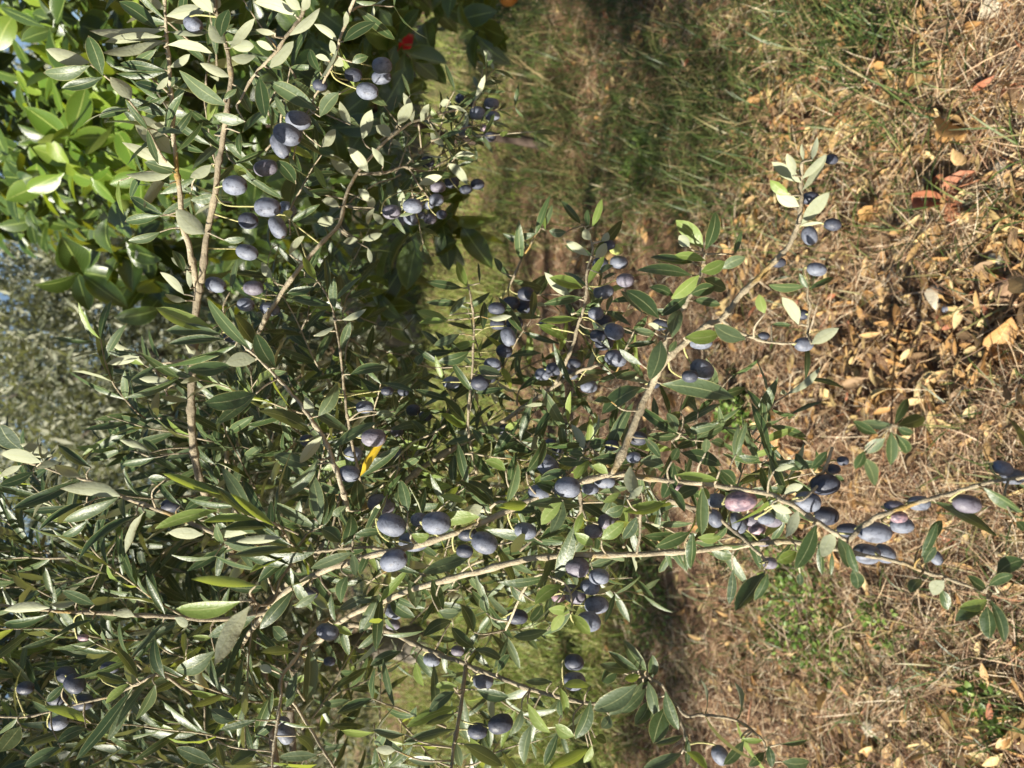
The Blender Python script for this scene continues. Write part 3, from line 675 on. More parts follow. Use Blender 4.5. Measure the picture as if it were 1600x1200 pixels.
hero = []    # objects to make afterwards, per branch
hubs = {}
for (bx, by, tx, ty, w, s) in leaves:
    j, dpx = nearest_branch(bx, by)
    db = allD[j] + random.uniform(-.022, .006) + min(dpx, 60) * .0003 * random.uniform(-.7, .7)
    Lpx = math.hypot(tx - bx, ty - by)
    base = at(bx, by, db)
    # leaves tip away or towards the viewer by chance
    Lm = Lpx * db / FPX
    dt = random.uniform(-.34, .16) * Lm
    tip = at(tx, ty, db + dt)
    axis = tip - base; L = np.linalg.norm(axis); a = axis / L
    wm = w * db / FPX
    wt = max(wm / math.cos(math.radians(random.uniform(8, 28))), .18 * L) * .92
    tilt = math.acos(min(1, wm * .92 / wt)) * random.choice((-1, 1))
    v = nrm(CAM - base); n0 = nrm(v - a * (v @ a)); x0 = np.cross(a, n0)
    nn = n0 * math.cos(tilt) + x0 * math.sin(tilt)
    if s == 'u': nn = -nn
    xx = np.cross(a, nn)
    if s == 't' and 600 < bx < 1260 and random.random() < .14: s = 'y'
    pool = OL['y' if s == 'y' else 'Y' if s == 'Y' else 't']
    me = random.choice(pool)
    mw = Matrix(((xx[0] * wt, a[0] * L, nn[0] * L, base[0]), (xx[1] * wt, a[1] * L, nn[1] * L, base[1]), (xx[2] * wt, a[2] * L, nn[2] * L, base[2]), (0, 0, 0, 1)))
    hero.append((int(allB[j]), me, mw, s, L * wt))
    if dpx > 5:
        key = (round(bx / 9), round(by / 9))
        if key not in hubs: hubs[key] = (base, j)
def side_twig(p0, j, r_tip=.0006, r_base=.0010, sag=.12):
    """thin twig from branch point j to p0, added to that branch's own mesh"""
    q = allC[j]; L = np.linalg.norm(p0 - q)
    mid = (p0 + q) / 2 + rng.normal(0, .05, 3) * L + np.array([0, 0, sag * L])
    C = catmull([q, mid, p0], 4)
    v, f = tube(C, np.linspace(r_base, r_tip, len(C)), 5)
    branches[int(allB[j])]['parts'].add(v, f, rng.uniform(0, 1))
for base, j in hubs.values():
    side_twig(base, j)

# olives read off the photograph: x y long short angle tint
OV = """302 38 32 26 30 r;367 290 36 34 0 r;466 188 38 31 10 r;449 210 44 36 25 r;438 228 40 30 60 r;415 262 36 28 -10 p;597 103 30 28 0 r;596 121 30 24 0 r;574 142 34 28 15 r;552 117 26 22 0 d;500 133 22 20 0 d;
722 154 20 18 0 d;733 157 20 18 20 d;746 177 24 22 0 r;768 162 23 20 0 r;770 182 22 17 0 r;726 203 24 20 0 r;757 200 13 12 0 k;766 213 18 17 0 d;668 253 21 20 0 d;706 285 22 20 0 d;746 288 21 18 0 d;684 292 24 20 0 p;728 296 20 16 0 d;
612 331 28 24 0 p;622 346 22 18 0 r;645 322 30 26 0 r;642 342 24 21 30 r;657 336 14 13 0 r;672 342 20 18 0 p;682 312 22 20 0 r;668 318 22 20 0 r;690 335 16 15 0 d;418 324 40 33 5 r;449 327 28 26 30 r;434 355 36 29 60 r;388 345 30 28 0 d;386 394 33 27 15 r;337 445 33 26 20 r;384 476 27 23 10 r;422 483 30 22 15 r;396 450 30 25 0 p;362 525 24 22 0 d;
776 482 26 22 0 d;798 474 27 24 0 d;822 459 26 25 0 d;820 479 26 24 0 d;778 506 24 21 0 d;804 505 26 24 0 d;794 526 30 26 70 r;788 548 25 24 0 d;770 570 27 24 10 r;764 590 22 20 0 d;705 598 26 22 0 r;750 598 28 26 0 d;848 506 14 13 0 d;
938 412 24 22 0 d;967 410 27 22 10 r;951 383 20 18 0 d;963 390 21 18 10 g;977 438 27 24 0 p;943 456 31 25 -10 r;931 490 24 22 0 r;943 502 26 22 0 d;960 518 31 28 20 r;934 524 24 22 0 d;944 536 28 26 0 d;962 560 34 29 15 r;866 577 25 23 0 d;848 585 24 22 0 r;896 568 24 18 0 d;891 585 24 20 0 r;920 604 26 22 0 r;1032 507 24 22 0 d;1095 535 34 24 0 r;1097 577 37 33 30 r;1078 588 24 22 0 d;1022 600 18 16 0 d;
1299 249 20 18 0 d;1266 310 26 22 0 d;1301 351 25 22 10 d;1265 368 29 26 70 r;1216 410 23 18 0 d;1276 421 29 23 10 r;1253 492 20 19 0 d;1193 525 18 14 0 d;1256 538 28 25 0 r;
570 636 27 21 0 r;605 611 19 16 0 d;630 612 17 16 0 d;646 641 22 20 0 d;584 684 37 31 0 p;552 709 29 25 10 r;545 740 35 29 5 r;620 674 20 18 0 p;622 710 27 23 20 r;665 650 20 18 0 d;480 688 22 20 0 d;792 672 26 22 0 d;596 788 42 36 10 p;612 820 44 37 20 r;655 812 26 24 0 r;682 817 44 40 0 r;646 846 45 34 0 r;615 876 44 37 -25 r;757 848 40 36 20 r;726 861 26 22 0 d;731 835 30 24 0 d;
855 727 38 35 40 r;860 692 18 16 0 d;872 703 20 18 0 d;821 829 34 28 10 r;887 762 40 37 0 r;842 770 34 27 0 r;945 752 32 24 0 r;922 764 26 20 0 r;951 815 33 28 0 p;927 830 28 24 0 p;956 696 22 20 0 d;997 685 28 24 0 d;990 715 22 20 0 r;1057 762 22 18 0 k;1120 782 29 25 0 r;1157 783 48 37 -10 k;1117 810 28 26 60 r;1152 817 33 30 60 r;1177 812 28 25 0 p;1197 810 26 22 0 r;1182 827 26 22 0 k;1192 845 24 20 0 p;902 886 36 34 0 p;
936 901 31 28 0 r;922 917 30 26 0 r;897 928 36 30 20 p;873 932 22 20 0 k;932 945 37 31 0 r;919 972 38 34 0 r;808 964 32 26 0 d;897 1035 29 28 0 d;897 1064 34 31 0 r;1125 1180 30 27 60 r;615 955 30 25 20 r;614 976 22 19 0 p;512 987 35 28 10 r;515 1033 18 16 0 d;482 927 30 22 0 d;675 1030 27 24 0 r;715 1017 20 18 0 p;755 1063 31 28 0 r;782 1131 38 32 -10 d;746 1142 30 27 0 d;447 1146 32 29 60 r;442 1128 22 18 0 p;
105 1055 33 27 20 d;117 1068 32 30 40 d;90 1090 30 26 0 d;92 1129 29 24 -20 r;172 1043 28 20 0 d;40 1075 24 22 0 d;130 1097 32 26 0 d;130 996 18 12 0 k;267 790 28 23 0 d;
1289 757 43 37 -10 d;1262 784 39 34 10 r;1291 806 37 33 0 d;1317 720 17 16 0 d;1301 733 22 17 0 d;1366 831 51 36 5 r;1325 829 34 26 0 d;1354 865 41 35 10 r;1382 865 32 30 30 r;1397 792 31 22 0 p;1404 808 28 20 0 k;1436 786 33 26 0 r;1409 821 34 27 0 r;1510 787 41 31 10 p;1566 731 31 25 20 r;1582 745 38 27 0 r;1462 871 24 20 60 r;1207 812 30 26 0 p;1203 880 22 20 0 p"""
def olive_mesh(mat, seed):
    r = np.random.default_rng(seed); ns, nr = 14, 11
    V = [(0, 1, 0)]
    for i in range(1, nr):
        th = math.pi * i / nr
        y = math.cos(th); rad = math.sin(th) ** .96 * (1 + .05 * math.cos(th * 2))
        for j in range(ns):
            a = 2 * math.pi * j / ns
            k = 1 + .03 * math.sin(2 * a + seed) + .018 * math.sin(3 * a + 2 * th + seed) + .012 * math.sin(5 * a - 3 * th)
            V.append((rad * k * math.cos(a), y, rad * k * math.sin(a)))
    V.append((0, -1.03, 0)); V = np.array(V)
    V[:, 0] += .04 * (1 - V[:, 1] ** 2) * r.uniform(-1, 1)
    me = bpy.data.meshes.new("olive"); F = []
    for j in range(ns):
        F.append((0, 1 + (j + 1) % ns, 1 + j))
        F.append((len(V) - 1, 1 + (nr - 2) * ns + j, 1 + (nr - 2) * ns + (j + 1) % ns))
    for i in range(nr - 2):
        for j in range(ns):
            F.append((1 + i * ns + j, 1 + i * ns + (j + 1) % ns, 1 + (i + 1) * ns + (j + 1) % ns, 1 + (i + 1) * ns + j))
    me.from_pydata([tuple(v) for v in V], [], F)
    for p in me.polygons: p.use_smooth = True
    me.materials.append(mat)
    return me
OM = {k: [olive_mesh(m, 5 * q + 1) for q in range(3)] for k, m in FR.items()}
OLAB = {'k': "half-ripe olive blushed pink and purple", 'g': "pale green unripe olive", 'p': "purplish olive with grey bloom"}
for e in OV.replace("\n", "").split(";"):
    x, y, lo, sh, ang, tint = e.split(); x, y, lo, sh, ang = map(float, (x, y, lo, sh, ang))
    j, dpx = nearest_branch(x, y)
    ds = FPX * .0205 / sh
    d = allD[j] + random.uniform(-.035, -.004) if dpx < 70 else min(max(ds, .5), allD[j] + .15)
    if dpx < 70: d = .65 * d + .35 * min(max(ds, d - .1), d + .1)
    c = at(x, y, d); k = d / FPX * .5
    a = math.radians(ang)
    down = nrm(math.cos(a) * RIGHT - math.sin(a) * UPV + random.uniform(-.15, .35) * -FWD)
    yv = -down; zv = nrm(-FWD - yv * (-FWD @ yv)); xv = np.cross(yv, zv)
    rs, rl = sh * k * .97, lo * k * 1.05
    spin = random.uniform(0, 6.28); xs = xv * math.cos(spin) + zv * math.sin(spin); zs = np.cross(xs, yv)
    o = bpy.data.objects.new("olive", random.choice(OM[tint]))
    link(o, tree, TRUNK)
    o.matrix_basis = Matrix(((xs[0] * rs, yv[0] * rl, zs[0] * rs, c[0]), (xs[1] * rs, yv[1] * rl, zs[1] * rs, c[1]), (xs[2] * rs, yv[2] * rl, zs[2] * rs, c[2]), (0, 0, 0, 1)))
    if tint in OLAB: o["label"] = OLAB[tint]
    top = c + yv * rl * .97; q = allC[j]
    L = np.linalg.norm(top - q)
    mid = (top + q) / 2 + yv * L * .18 + rng.normal(0, .06, 3) * L
    C = catmull([q, mid, top + yv * .002, top - yv * .001], 4)
    V, F = tube(C, np.linspace(.0009, .0007, len(C)) * np.r_[np.ones(len(C) - 2), 1.5, 1.8], 5)
    st = bpy.data.objects.new("stalk", mesh_np("stalk", V, F, M['stalk']))
    col.objects.link(st); st.parent = o
    st.matrix_parent_inverse = o.matrix_basis.inverted()

# further twigs of the same tree, behind and between the traced branches
fol = []; fill_tw = Parts()
def twig_batch(n, box, dr, Lr, droop, leafL=(.040, .066), spacing=.0125, up=0.0, wr=(.16, .22), acute=0.0):
    x0, y0, x1, y1 = box
    for _ in range(n):
        p = at(random.uniform(x0, x1), random.uniform(y0, y1), random.uniform(*dr))
        grow_twig(p, random.uniform(*Lr), droop, leafL, spacing, up, wr, acute)
def grow_twig(p, L, droop, leafL, spacing, up=0.0, wr=(.16, .22), acute=0.0):
    d = nrm(rng.normal(0, 1, 3) * np.array([.9, .7, .6]) + np.array([.35, -.1, -droop + up]))
    npt = 7; C = [p]
    for k in range(npt - 1):
        d = nrm(d + rng.normal(0, .10, 3) + np.array([0, 0, -.05])); C.append(C[-1] + d * L / (npt - 1))
    C = catmull(C, 3)
    v, f = tube(C, np.linspace(.0014, .0006, len(C)), 5); fill_tw.add(v, f, rng.uniform(0, 1))
    m = max(3, int(L / spacing / 1.6)); ts = np.linspace(.12, 1, m) * (len(C) - 1)
    pos, yd, zd, w, LL = [], [], [], [], []
    ph = rng.uniform(0, 3.14)
    for q, t in enumerate(ts):
        i = min(int(t), len(C) - 2); tan = nrm(C[i + 1] - C[i]); pt = C[i] + (C[i + 1] - C[i]) * (t - i)
        u = nrm(np.cross(tan, [.3, .5, .8])); vv = np.cross(tan, u)
        a = ph + q * 1.57 + rng.normal(0, .3)
        for s in (1, -1):
            if rng.uniform() < .12: continue
            side = s * (u * math.cos(a) + vv * math.sin(a))
            y = nrm(side * rng.uniform(.7, 1.1) * (1.25 - acute) + tan * (rng.uniform(.4, .9) + acute) + rng.normal(0, .13, 3))
            pos.append(pt); yd.append(y); zd.append(nrm(tan * .4 + np.array([-.3, -.7, .5]) + rng.normal(0, .42, 3)))
            l = rng.uniform(*leafL) * (1 - .25 * q / m); LL.append(l); w.append(l * rng.uniform(*wr))
    fol.append(tuple(np.array(z) for z in (pos, yd, zd, w, LL)))
twig_batch(56, (330, 470, 590, 800), (1.0, 1.4), (.10, .20), .2, (.045, .070))
twig_batch(230, (-40, 840, 480, 1290), (.92, 1.7), (.13, .26), -1.5, (.052, .085), .0135, 0, (.125, .175), .45)
twig_batch(34, (430, 840, 780, 1240), (.9, 1.2), (.10, .18), .4)
twig_batch(80, (430, 660, 920, 930), (.86, 1.15), (.08, .16), .4)
twig_batch(14, (260, 60, 470, 420), (.85, 1.05), (.09, .15), -.2)
twig_batch(20, (580, 160, 740, 320), (1.0, 1.12), (.07, .12), .2, (.030, .045))
twig_batch(18, (720, 470, 960, 650), (.92, 1.1), (.07, .12), .4)
twig_batch(20, (980, 660, 1220, 860), (.72, .92), (.06, .11), .4)
twig_batch(34, (220, 600, 500, 840), (.88, 1.2), (.10, .18), -1.2, (.05, .075), .0135, 0, (.14, .19), .4)
# leafy side shoots and leaf pairs along the traced branches themselves
for b in branches:
    C = b['C']; seg = np.r_[0, np.cumsum(np.linalg.norm(np.diff(C, axis=0), axis=1))]
    thin = b['rad'].min() < .00105
    t = .015
    while t < seg[-1]:
        i = int(np.searchsorted(seg, t)) - 1; pt = C[i]; qx, qy, qd = to_px(pt)
        if b['rad'][i] < .0016:
            if rng.uniform() < (.2 if qx > 1020 and qy < 600 else .12 if qx > 1180 else .5) and qd > .5:
                tan = nrm(C[i + 1] - C[i]); u = nrm(np.cross(tan, [.3, .5, .8])); vv = np.cross(tan, u); a = rng.uniform(0, 3.14)
                P_, Y_, Z_, W_, L_ = [], [], [], [], []
                for sg in (1, -1):
                    sd_ = sg * (u * math.cos(a) + vv * math.sin(a)); l = rng.uniform(.038, .062)
                    P_.append(pt); Y_.append(nrm(sd_ + tan * rng.uniform(.3, .9) + np.array([0, .65, 0]) + rng.normal(0, .15, 3)))
                    Z_.append(nrm(tan * .4 + np.array([-.45, -.6, .6]) + rng.normal(0, .4, 3))); L_.append(l); W_.append(l * rng.uniform(.16, .23))
                fol.append(tuple(np.array(z) for z in (P_, Y_, Z_, W_, L_)))
            t += rng.uniform(.016, .030) if qx > 620 else rng.uniform(.03, .06)
        else:
            if rng.uniform() < (.05 if qx > 960 and qy < 740 else .15 if qx > 1100 else .42 if qx > 620 else .12): grow_twig(pt + np.array([0, .03, 0]), rng.uniform(.04, .09), .25 if qx > 500 else -.6, (.040, .060), .011)
            t += rng.uniform(.025, .06)
near_fol = list(fol); fol.clear()
# sunward crown these branches hang from, then unseen clumps added for shade
for _ in range(800):
    u = nrm(rng.normal(0, 1, 3)) * rng.uniform(.35, 1) ** .5
    p = np.array([-1.80, 1.95, 1.95]) + u * np.array([.95, 1.2, 1.15])
    if abs(p[0]) < .56 * (p[1] * .94 - (p[2] - 1.5) * .34) + .05: continue
    grow_twig(p, rng.uniform(.15, .32), .1, (.05, .075), .017)
for _ in range(420):  # out-of-view clump, added to shade the lower citrus
    u = nrm(rng.normal(0, 1, 3)) * rng.uniform(.1, 1) ** .5
    grow_twig(np.array([-1.5, 1.05, 2.36]) + u * np.array([.5, .42, .43]), rng.uniform(.15, .28), .1, (.05, .075), .015)
for _ in range(170):  # another unseen clump, added to throw shade on the ground
    u = nrm(rng.normal(0, 1, 3)) * rng.uniform(.1, 1) ** .5
    grow_twig(np.array([-2.8, 1.75, 1.15]) + u * np.array([.5, .38, .3]), rng.uniform(.15, .28), .1, (.05, .075), .015)
V, F, U, R = foliage_mesh("crown_foliage", M['olive_leaf'], ([0, .1, .45, .8, 1], [.1, .35, 1, .7, .04]), 4, fol, 410)
o = link(bpy.data.objects.new("crown", mesh_np("crown", V, F, M['olive_leaf'], uv=U, rnd=R)), tree, TRUNK); o["kind"] = "stuff"  # includes the added shade clumps
V, F, U, R = foliage_mesh("foliage", M['olive_leaf'], OLIVE_PROF, 6, near_fol, 400)
# every twelfth leaf is new growth
lid = np.repeat(rng.uniform(0, 1, len(V) // 18), 18)[F[:, 0]]
o = link(bpy.data.objects.new("foliage", mesh_np("foliage", V, F, [M['olive_leaf'], M['young_leaf']], uv=U, rnd=R, midx=(lid < .085).astype(int))), tree, TRUNK); o["kind"] = "stuff"
o = link(bpy.data.objects.new("twigs", fill_tw.mesh("twigs", M['bark'])), tree, TRUNK); o["kind"] = "stuff"

# trunk and limbs out to where the branches start
T = np.array(TRUNK)
pp = Parts()
C = catmull([T + [0, 0, -.1], T + [.03, -.02, .3], T + [-.02, .02, .7], T + [.06, -.05, 1.05]], 8)
v, f = tube(C, np.interp(np.linspace(0, 1, len(C)), [0, .15, .6, 1], [.13, .085, .07, .06]) * rng.uniform(.93, 1.07, len(C)), 14); pp.add(v, f)
link(bpy.data.objects.new("trunk", pp.mesh("trunk", M['trunk'])), tree, TRUNK)
fork = T + [.05, -.04, 1.0]
for e, r0 in (((330, 1080, 1.20), .016), ((450, 1060, 1.15), .016), ((420, 1100, 1.45), .019), ((400, 960, 1.2), .017)):
    tgt = at(*e); mid = fork * .5 + tgt * .5 + np.array([-.1, .1, .12])
    C = catmull([fork, fork * .75 + mid * .25 + [0, 0, .12], mid, tgt], 6)
    pp = Parts(); v, f = tube(C, np.linspace(r0, .0055, len(C)), 9); pp.add(v, f)
    link(bpy.data.objects.new("limb", pp.mesh("limb", M['trunk'])), tree, TRUNK)
for tgt in ((-2.3, 2.5, 2.2), (-1.9, 2.9, 2.4), (-1.6, 2.0, 2.5), (-2.3, 1.8, 1.9), (-1.7, 2.9, 1.8), (-1.5, 1.1, 2.4), (-1.3, 1.2, 2.2), (-2.85, 1.75, 1.25)):  # the last three reach into the added shade clumps
    tgt = np.array(tgt); C = catmull([fork, fork * .5 + tgt * .5 + rng.normal(0, .08, 3), tgt], 8)
    pp = Parts(); v, f = tube(C, np.linspace(.024, .006, len(C)), 9); pp.add(v, f)
    link(bpy.data.objects.new("limb", pp.mesh("limb", M['trunk'])), tree, TRUNK)

# branch objects with their leaves; beyond 300 the smallest leaves share one mesh
order = sorted(range(len(hero)), key=lambda k: -hero[k][4]); big = set(order[:300])
bobj = []
for b in branches:
    o = bpy.data.objects.new("branch", b['parts'].mesh("branch", M['bark'])); link(o, tree, TRUNK); bobj.append(o)
sv, sf, su, sr, sn = [], [], [], [], 0; rest = {}
for k, (bi, me, mw, s, ar) in enumerate(hero):
    if k in big:
        o = bpy.data.objects.new("leaf", me); col.objects.link(o); o.parent = bobj[bi]; o.matrix_basis = mw
        if s == 'Y': o["label"] = "yellowing olive leaf turned orange at its base"
        elif s == 'y': o["label"] = "bright young green olive leaf"
    else:
        rest.setdefault(me.materials[0].name, []).append((me, mw))
V_, F_, U_, R_, I_, nb = [], [], [], [], [], 0; mats_ = []
for mi, (mn, lst) in enumerate(rest.items()):
    mats_.append(bpy.data.materials[mn])
    for me, mw in lst:
        k = len(me.vertices); co = np.empty(k * 3); me.vertices.foreach_get("co", co); co = co.reshape(-1, 3)
        A = np.array(mw); V_.append(co @ A[:3, :3].T + A[:3, 3])
        q = np.array([p.vertices[:] for p in me.polygons]); F_.append(q + nb); nb += k
        l = np.empty(len(me.loops) * 2); me.uv_layers[0].data.foreach_get("uv", l); l = l.reshape(-1, 2)
        u = np.zeros((k, 2)); u[q.ravel()] = l; U_.append(u); R_.append(np.full(k, random.random())); I_ += [mi] * len(q)
if V_:
    o = link(bpy.data.objects.new("leaves", mesh_np("leaves", np.vstack(V_), np.vstack(F_), mats_, uv=np.vstack(U_), rnd=np.concatenate(R_), midx=np.array(I_))), tree, TRUNK)
    o["kind"] = "stuff"

# ------------------------------------------------------------------ citrus tree
CT = on_ground(np.array(850.), np.array(228.))
ct = thing("citrus_tree", "citrus tree with broad glossy leaves, bright green above and dark in its shade", "citrus tree", CT)
CC = np.array([1.42, 3.25, 1.72])
pp = Parts()
C = catmull([CT + [0, 0, -.1], CT + [.02, .01, .25], CT + [-.01, .03, .5], CT + [.08, -.02, .9]], 8)
v, f = tube(C, np.interp(np.linspace(0, 1, len(C)), [0, .2, 1], [.036, .026, .022]) * rng.uniform(.94, 1.06, len(C)), 11); pp.add(v, f)
link(bpy.data.objects.new("trunk", pp.mesh("trunk", M['citrus_bark'])), ct, CT)
cpos, cyd, czd, cw, cL, csunlit = [], [], [], [], [], []
def citrus_spray(tip, d, n, Lr, new=False):  # new: use the leaf colour with sunlight painted in
    """a shoot with its whorl of leaves"""
    u = nrm(np.cross(d, [.2, .3, .9])); vv = np.cross(d, u); a0 = rng.uniform(0, 6.28)
    for k in range(n):
        a = a0 + k * 2.4; t = -k * .016
        y = nrm(d * rng.uniform(.1, .9) + (u * math.cos(a) + vv * math.sin(a)) + np.array([0, 0, -.25]) + rng.normal(0, .2, 3))
        cpos.append(tip + d * t); cyd.append(y); czd.append(nrm(d * .9 + np.array([0, 0, .5]) + rng.normal(0, .35, 3)))
        csunlit.append(new); l = rng.uniform(*Lr); cL.append(l); cw.append(l * rng.uniform(.40, .52))
fk = CT + [.08, -.02, .85]
for k in range(16):
    e = nrm(rng.normal(0, 1, 3)) * np.array([.75, .75, .75]); e[2] = abs(e[2]) * .9 - .25
    tgt = CC + e; C = catmull([fk, fk * .4 + tgt * .6 + rng.normal(0, .1, 3), tgt], 6)
    pp = Parts(); v, f = tube(C, np.linspace(.022, .006, len(C)), 7); pp.add(v, f)
    link(bpy.data.objects.new("limb", pp.mesh("limb", M['citrus_bark'])), ct, CT)
k = 0
while k < 800:
    u = nrm(rng.normal(0, 1, 3)); rr = rng.uniform(.25, 1) ** .45
    p = CC + u * rr * np.array([1.25, 1.35, 1.3])
    if p[2] < .55: continue
    lump = .75 + .25 * math.sin(u[0] * 5 + 1) * math.sin(u[1] * 4 + 2) + .2 * math.sin(u[2] * 7 + u[0] * 3)
    if rr > lump + .15: continue
    qx, qy, qd = to_px(p)
    if qy > 380 and not (330 < qx < 780 and qy < 520) : continue
    if qx > 640 and qy > 300 and qx > 760: continue
    citrus_spray(p, nrm(u + np.array([-.25, -.35, .35]) + rng.normal(0, .3, 3)), int(rng.integers(6, 10)), (.09, .14)); k += 1
# shoots that stand out in the photograph
for (x, y, d, n) in ((110, 210, 2.25, 9), (180, 200, 2.3, 9), (60, 60, 2.4, 9), (150, 40, 2.4, 8), (40, 160, 2.5, 9), (100, 270, 2.3, 9), (220, 280, 2.35, 8), (170, 120, 2.3, 9), (60, 290, 2.6, 8), (230, 210, 2.3, 9), (20, 20, 2.5, 7), (200, 300, 2.5, 8), (80, 120, 2.35, 9), (140, 170, 2.3, 9), (140, 280, 2.35, 8), (200, 60, 2.4, 9), (110, 100, 2.4, 9),
                     (130, 430, 2.4, 7), (180, 400, 2.4, 8), (230, 440, 2.45, 8), (255, 480, 2.45, 7), (215, 400, 2.5, 7), (270, 430, 2.5, 8),
                     (690, 340, 2.3, 8), (640, 370, 2.3, 7), (720, 350, 2.35, 6), (610, 430, 2.4, 7), (590, 480, 2.45, 6), (620, 300, 2.5, 8), (740, 60, 2.6, 8), (700, 30, 2.6, 8), (660, 100, 2.6, 8), (620, 60, 2.6, 8), (590, 180, 2.5, 8), (560, 60, 2.6, 8), (520, 200, 2.5, 8), (480, 280, 2.5, 8), (500, 350, 2.5, 8), (540, 420, 2.5, 7), (450, 120, 2.5, 8), (480, 60, 2.6, 8)):
    in_sun = x < 250 and y < 320  # shoots of the sunlit clump get the lit leaf colour
    citrus_spray(at(x, y, d - (.45 if in_sun else .70)), nrm(np.array([-.5, -.6, .3]) + rng.normal(0, .4, 3)), n, (.085, .125) if in_sun else (.095, .14), in_sun)
cpos, cyd, czd, cw, cL, csunlit = map(np.array, (cpos, cyd, czd, cw, cL, csunlit))
q = np.array([to_px(p + y * l * .5) for p, y, l in zip(cpos, cyd, cL)])
gap = np.zeros(len(q), bool)
for gx_, gy_, gr in ((638, 74, 30), (700, 75, 34), (672, 30, 22), (565, 40, 14), (655, 150, 16)): gap |= np.hypot(q[:, 0] - gx_, q[:, 1] - gy_) < gr
cpos, cyd, czd, cw, cL, csunlit = [z[~gap] for z in (cpos, cyd, czd, cw, cL, csunlit)]
q = np.array([to_px(p + y * .04) for p, y in zip(cpos, cyd)])
vis = (q[:, 0] > 0) & (q[:, 0] < 800) & (q[:, 1] > 0) & (q[:, 1] < 540)
score = np.where(vis, cL * cw / q[:, 2] ** 3, 0); score = np.where(csunlit & vis, score + 1e6, score); sel = np.argsort(-score)[:300]; isel = np.zeros(len(cpos), bool); isel[sel] = True
CM = variants("leaf", CITRUS_PROF, M['citrus_leaf'], 10, 9, .45, 600); CM_SUN = variants("leaf", CITRUS_PROF, M['citrus_sunlit'], 8, 9, .45, 640)
ax, ay, az = frames(cyd, czd, cw, cL)
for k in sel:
    o = bpy.data.objects.new("leaf", random.choice(CM_SUN if csunlit[k] else CM)); link(o, ct, CT)
    if csunlit[k]: o["label"] = "bright yellow-green citrus leaf with sunlight painted into its colour"
    a, b, c, p = ax[k], ay[k], az[k], cpos[k]
    o.matrix_basis = Matrix(((a[0], b[0], c[0], p[0]), (a[1], b[1], c[1], p[1]), (a[2], b[2], c[2], p[2]), (0, 0, 0, 1)))
m = ~isel
V, F, U, R = foliage_mesh("foliage", M['citrus_leaf'], CITRUS_PROF, 7, [(cpos[m], cyd[m], czd[m], cw[m], cL[m])], 700)
o = link(bpy.data.objects.new("foliage", mesh_np("foliage", V, F, M['citrus_leaf'], uv=U, rnd=R)), ct, CT); o["kind"] = "stuff"
def peel():
    m, nt, out = new_mat("orange_peel"); b = NB(nt)
    pos = b.n("ShaderNodeTexCoord").outputs["Object"]
    c = b.mix(b.noise(2, 3, .5, pos), (.55, .19, .02), (.42, .17, .03))
    p = b.n("ShaderNodeBsdfPrincipled"); b.link(c, p.inputs["Base Color"]); p.inputs["Roughness"].default_value = .4
    bump = b.n("ShaderNodeBump"); bump.inputs["Strength"].default_value = .3; bump.inputs["Distance"].default_value = .03
    b.link(b.noise(22, 2, .5, pos), bump.inputs["Height"]); b.link(bump.outputs[0], p.inputs["Normal"])
    b.link(p.outputs[0], out.inputs[0]); return m
om = olive_mesh(peel(), 9); om.name = "orange_fruit"
o = link(bpy.data.objects.new("orange_fruit", om), ct, CT)
p = at(795, -8, 2.5); o.matrix_basis = Matrix.Translation(Vector(p)) @ Matrix.Diagonal((.038, .036, .038, 1)); o["label"] = "dull orange fruit hanging in the shade"
C = catmull([p + [0, 0, .03], p + [.02, .05, .12], p + [.05, .2, .3]], 5); v, f = tube(C, .003, 6)
st = bpy.data.objects.new("stalk", mesh_np("stalk", v, f, M['citrus_bark'])); col.objects.link(st); st.parent = o; st.matrix_parent_inverse = o.matrix_basis.inverted()

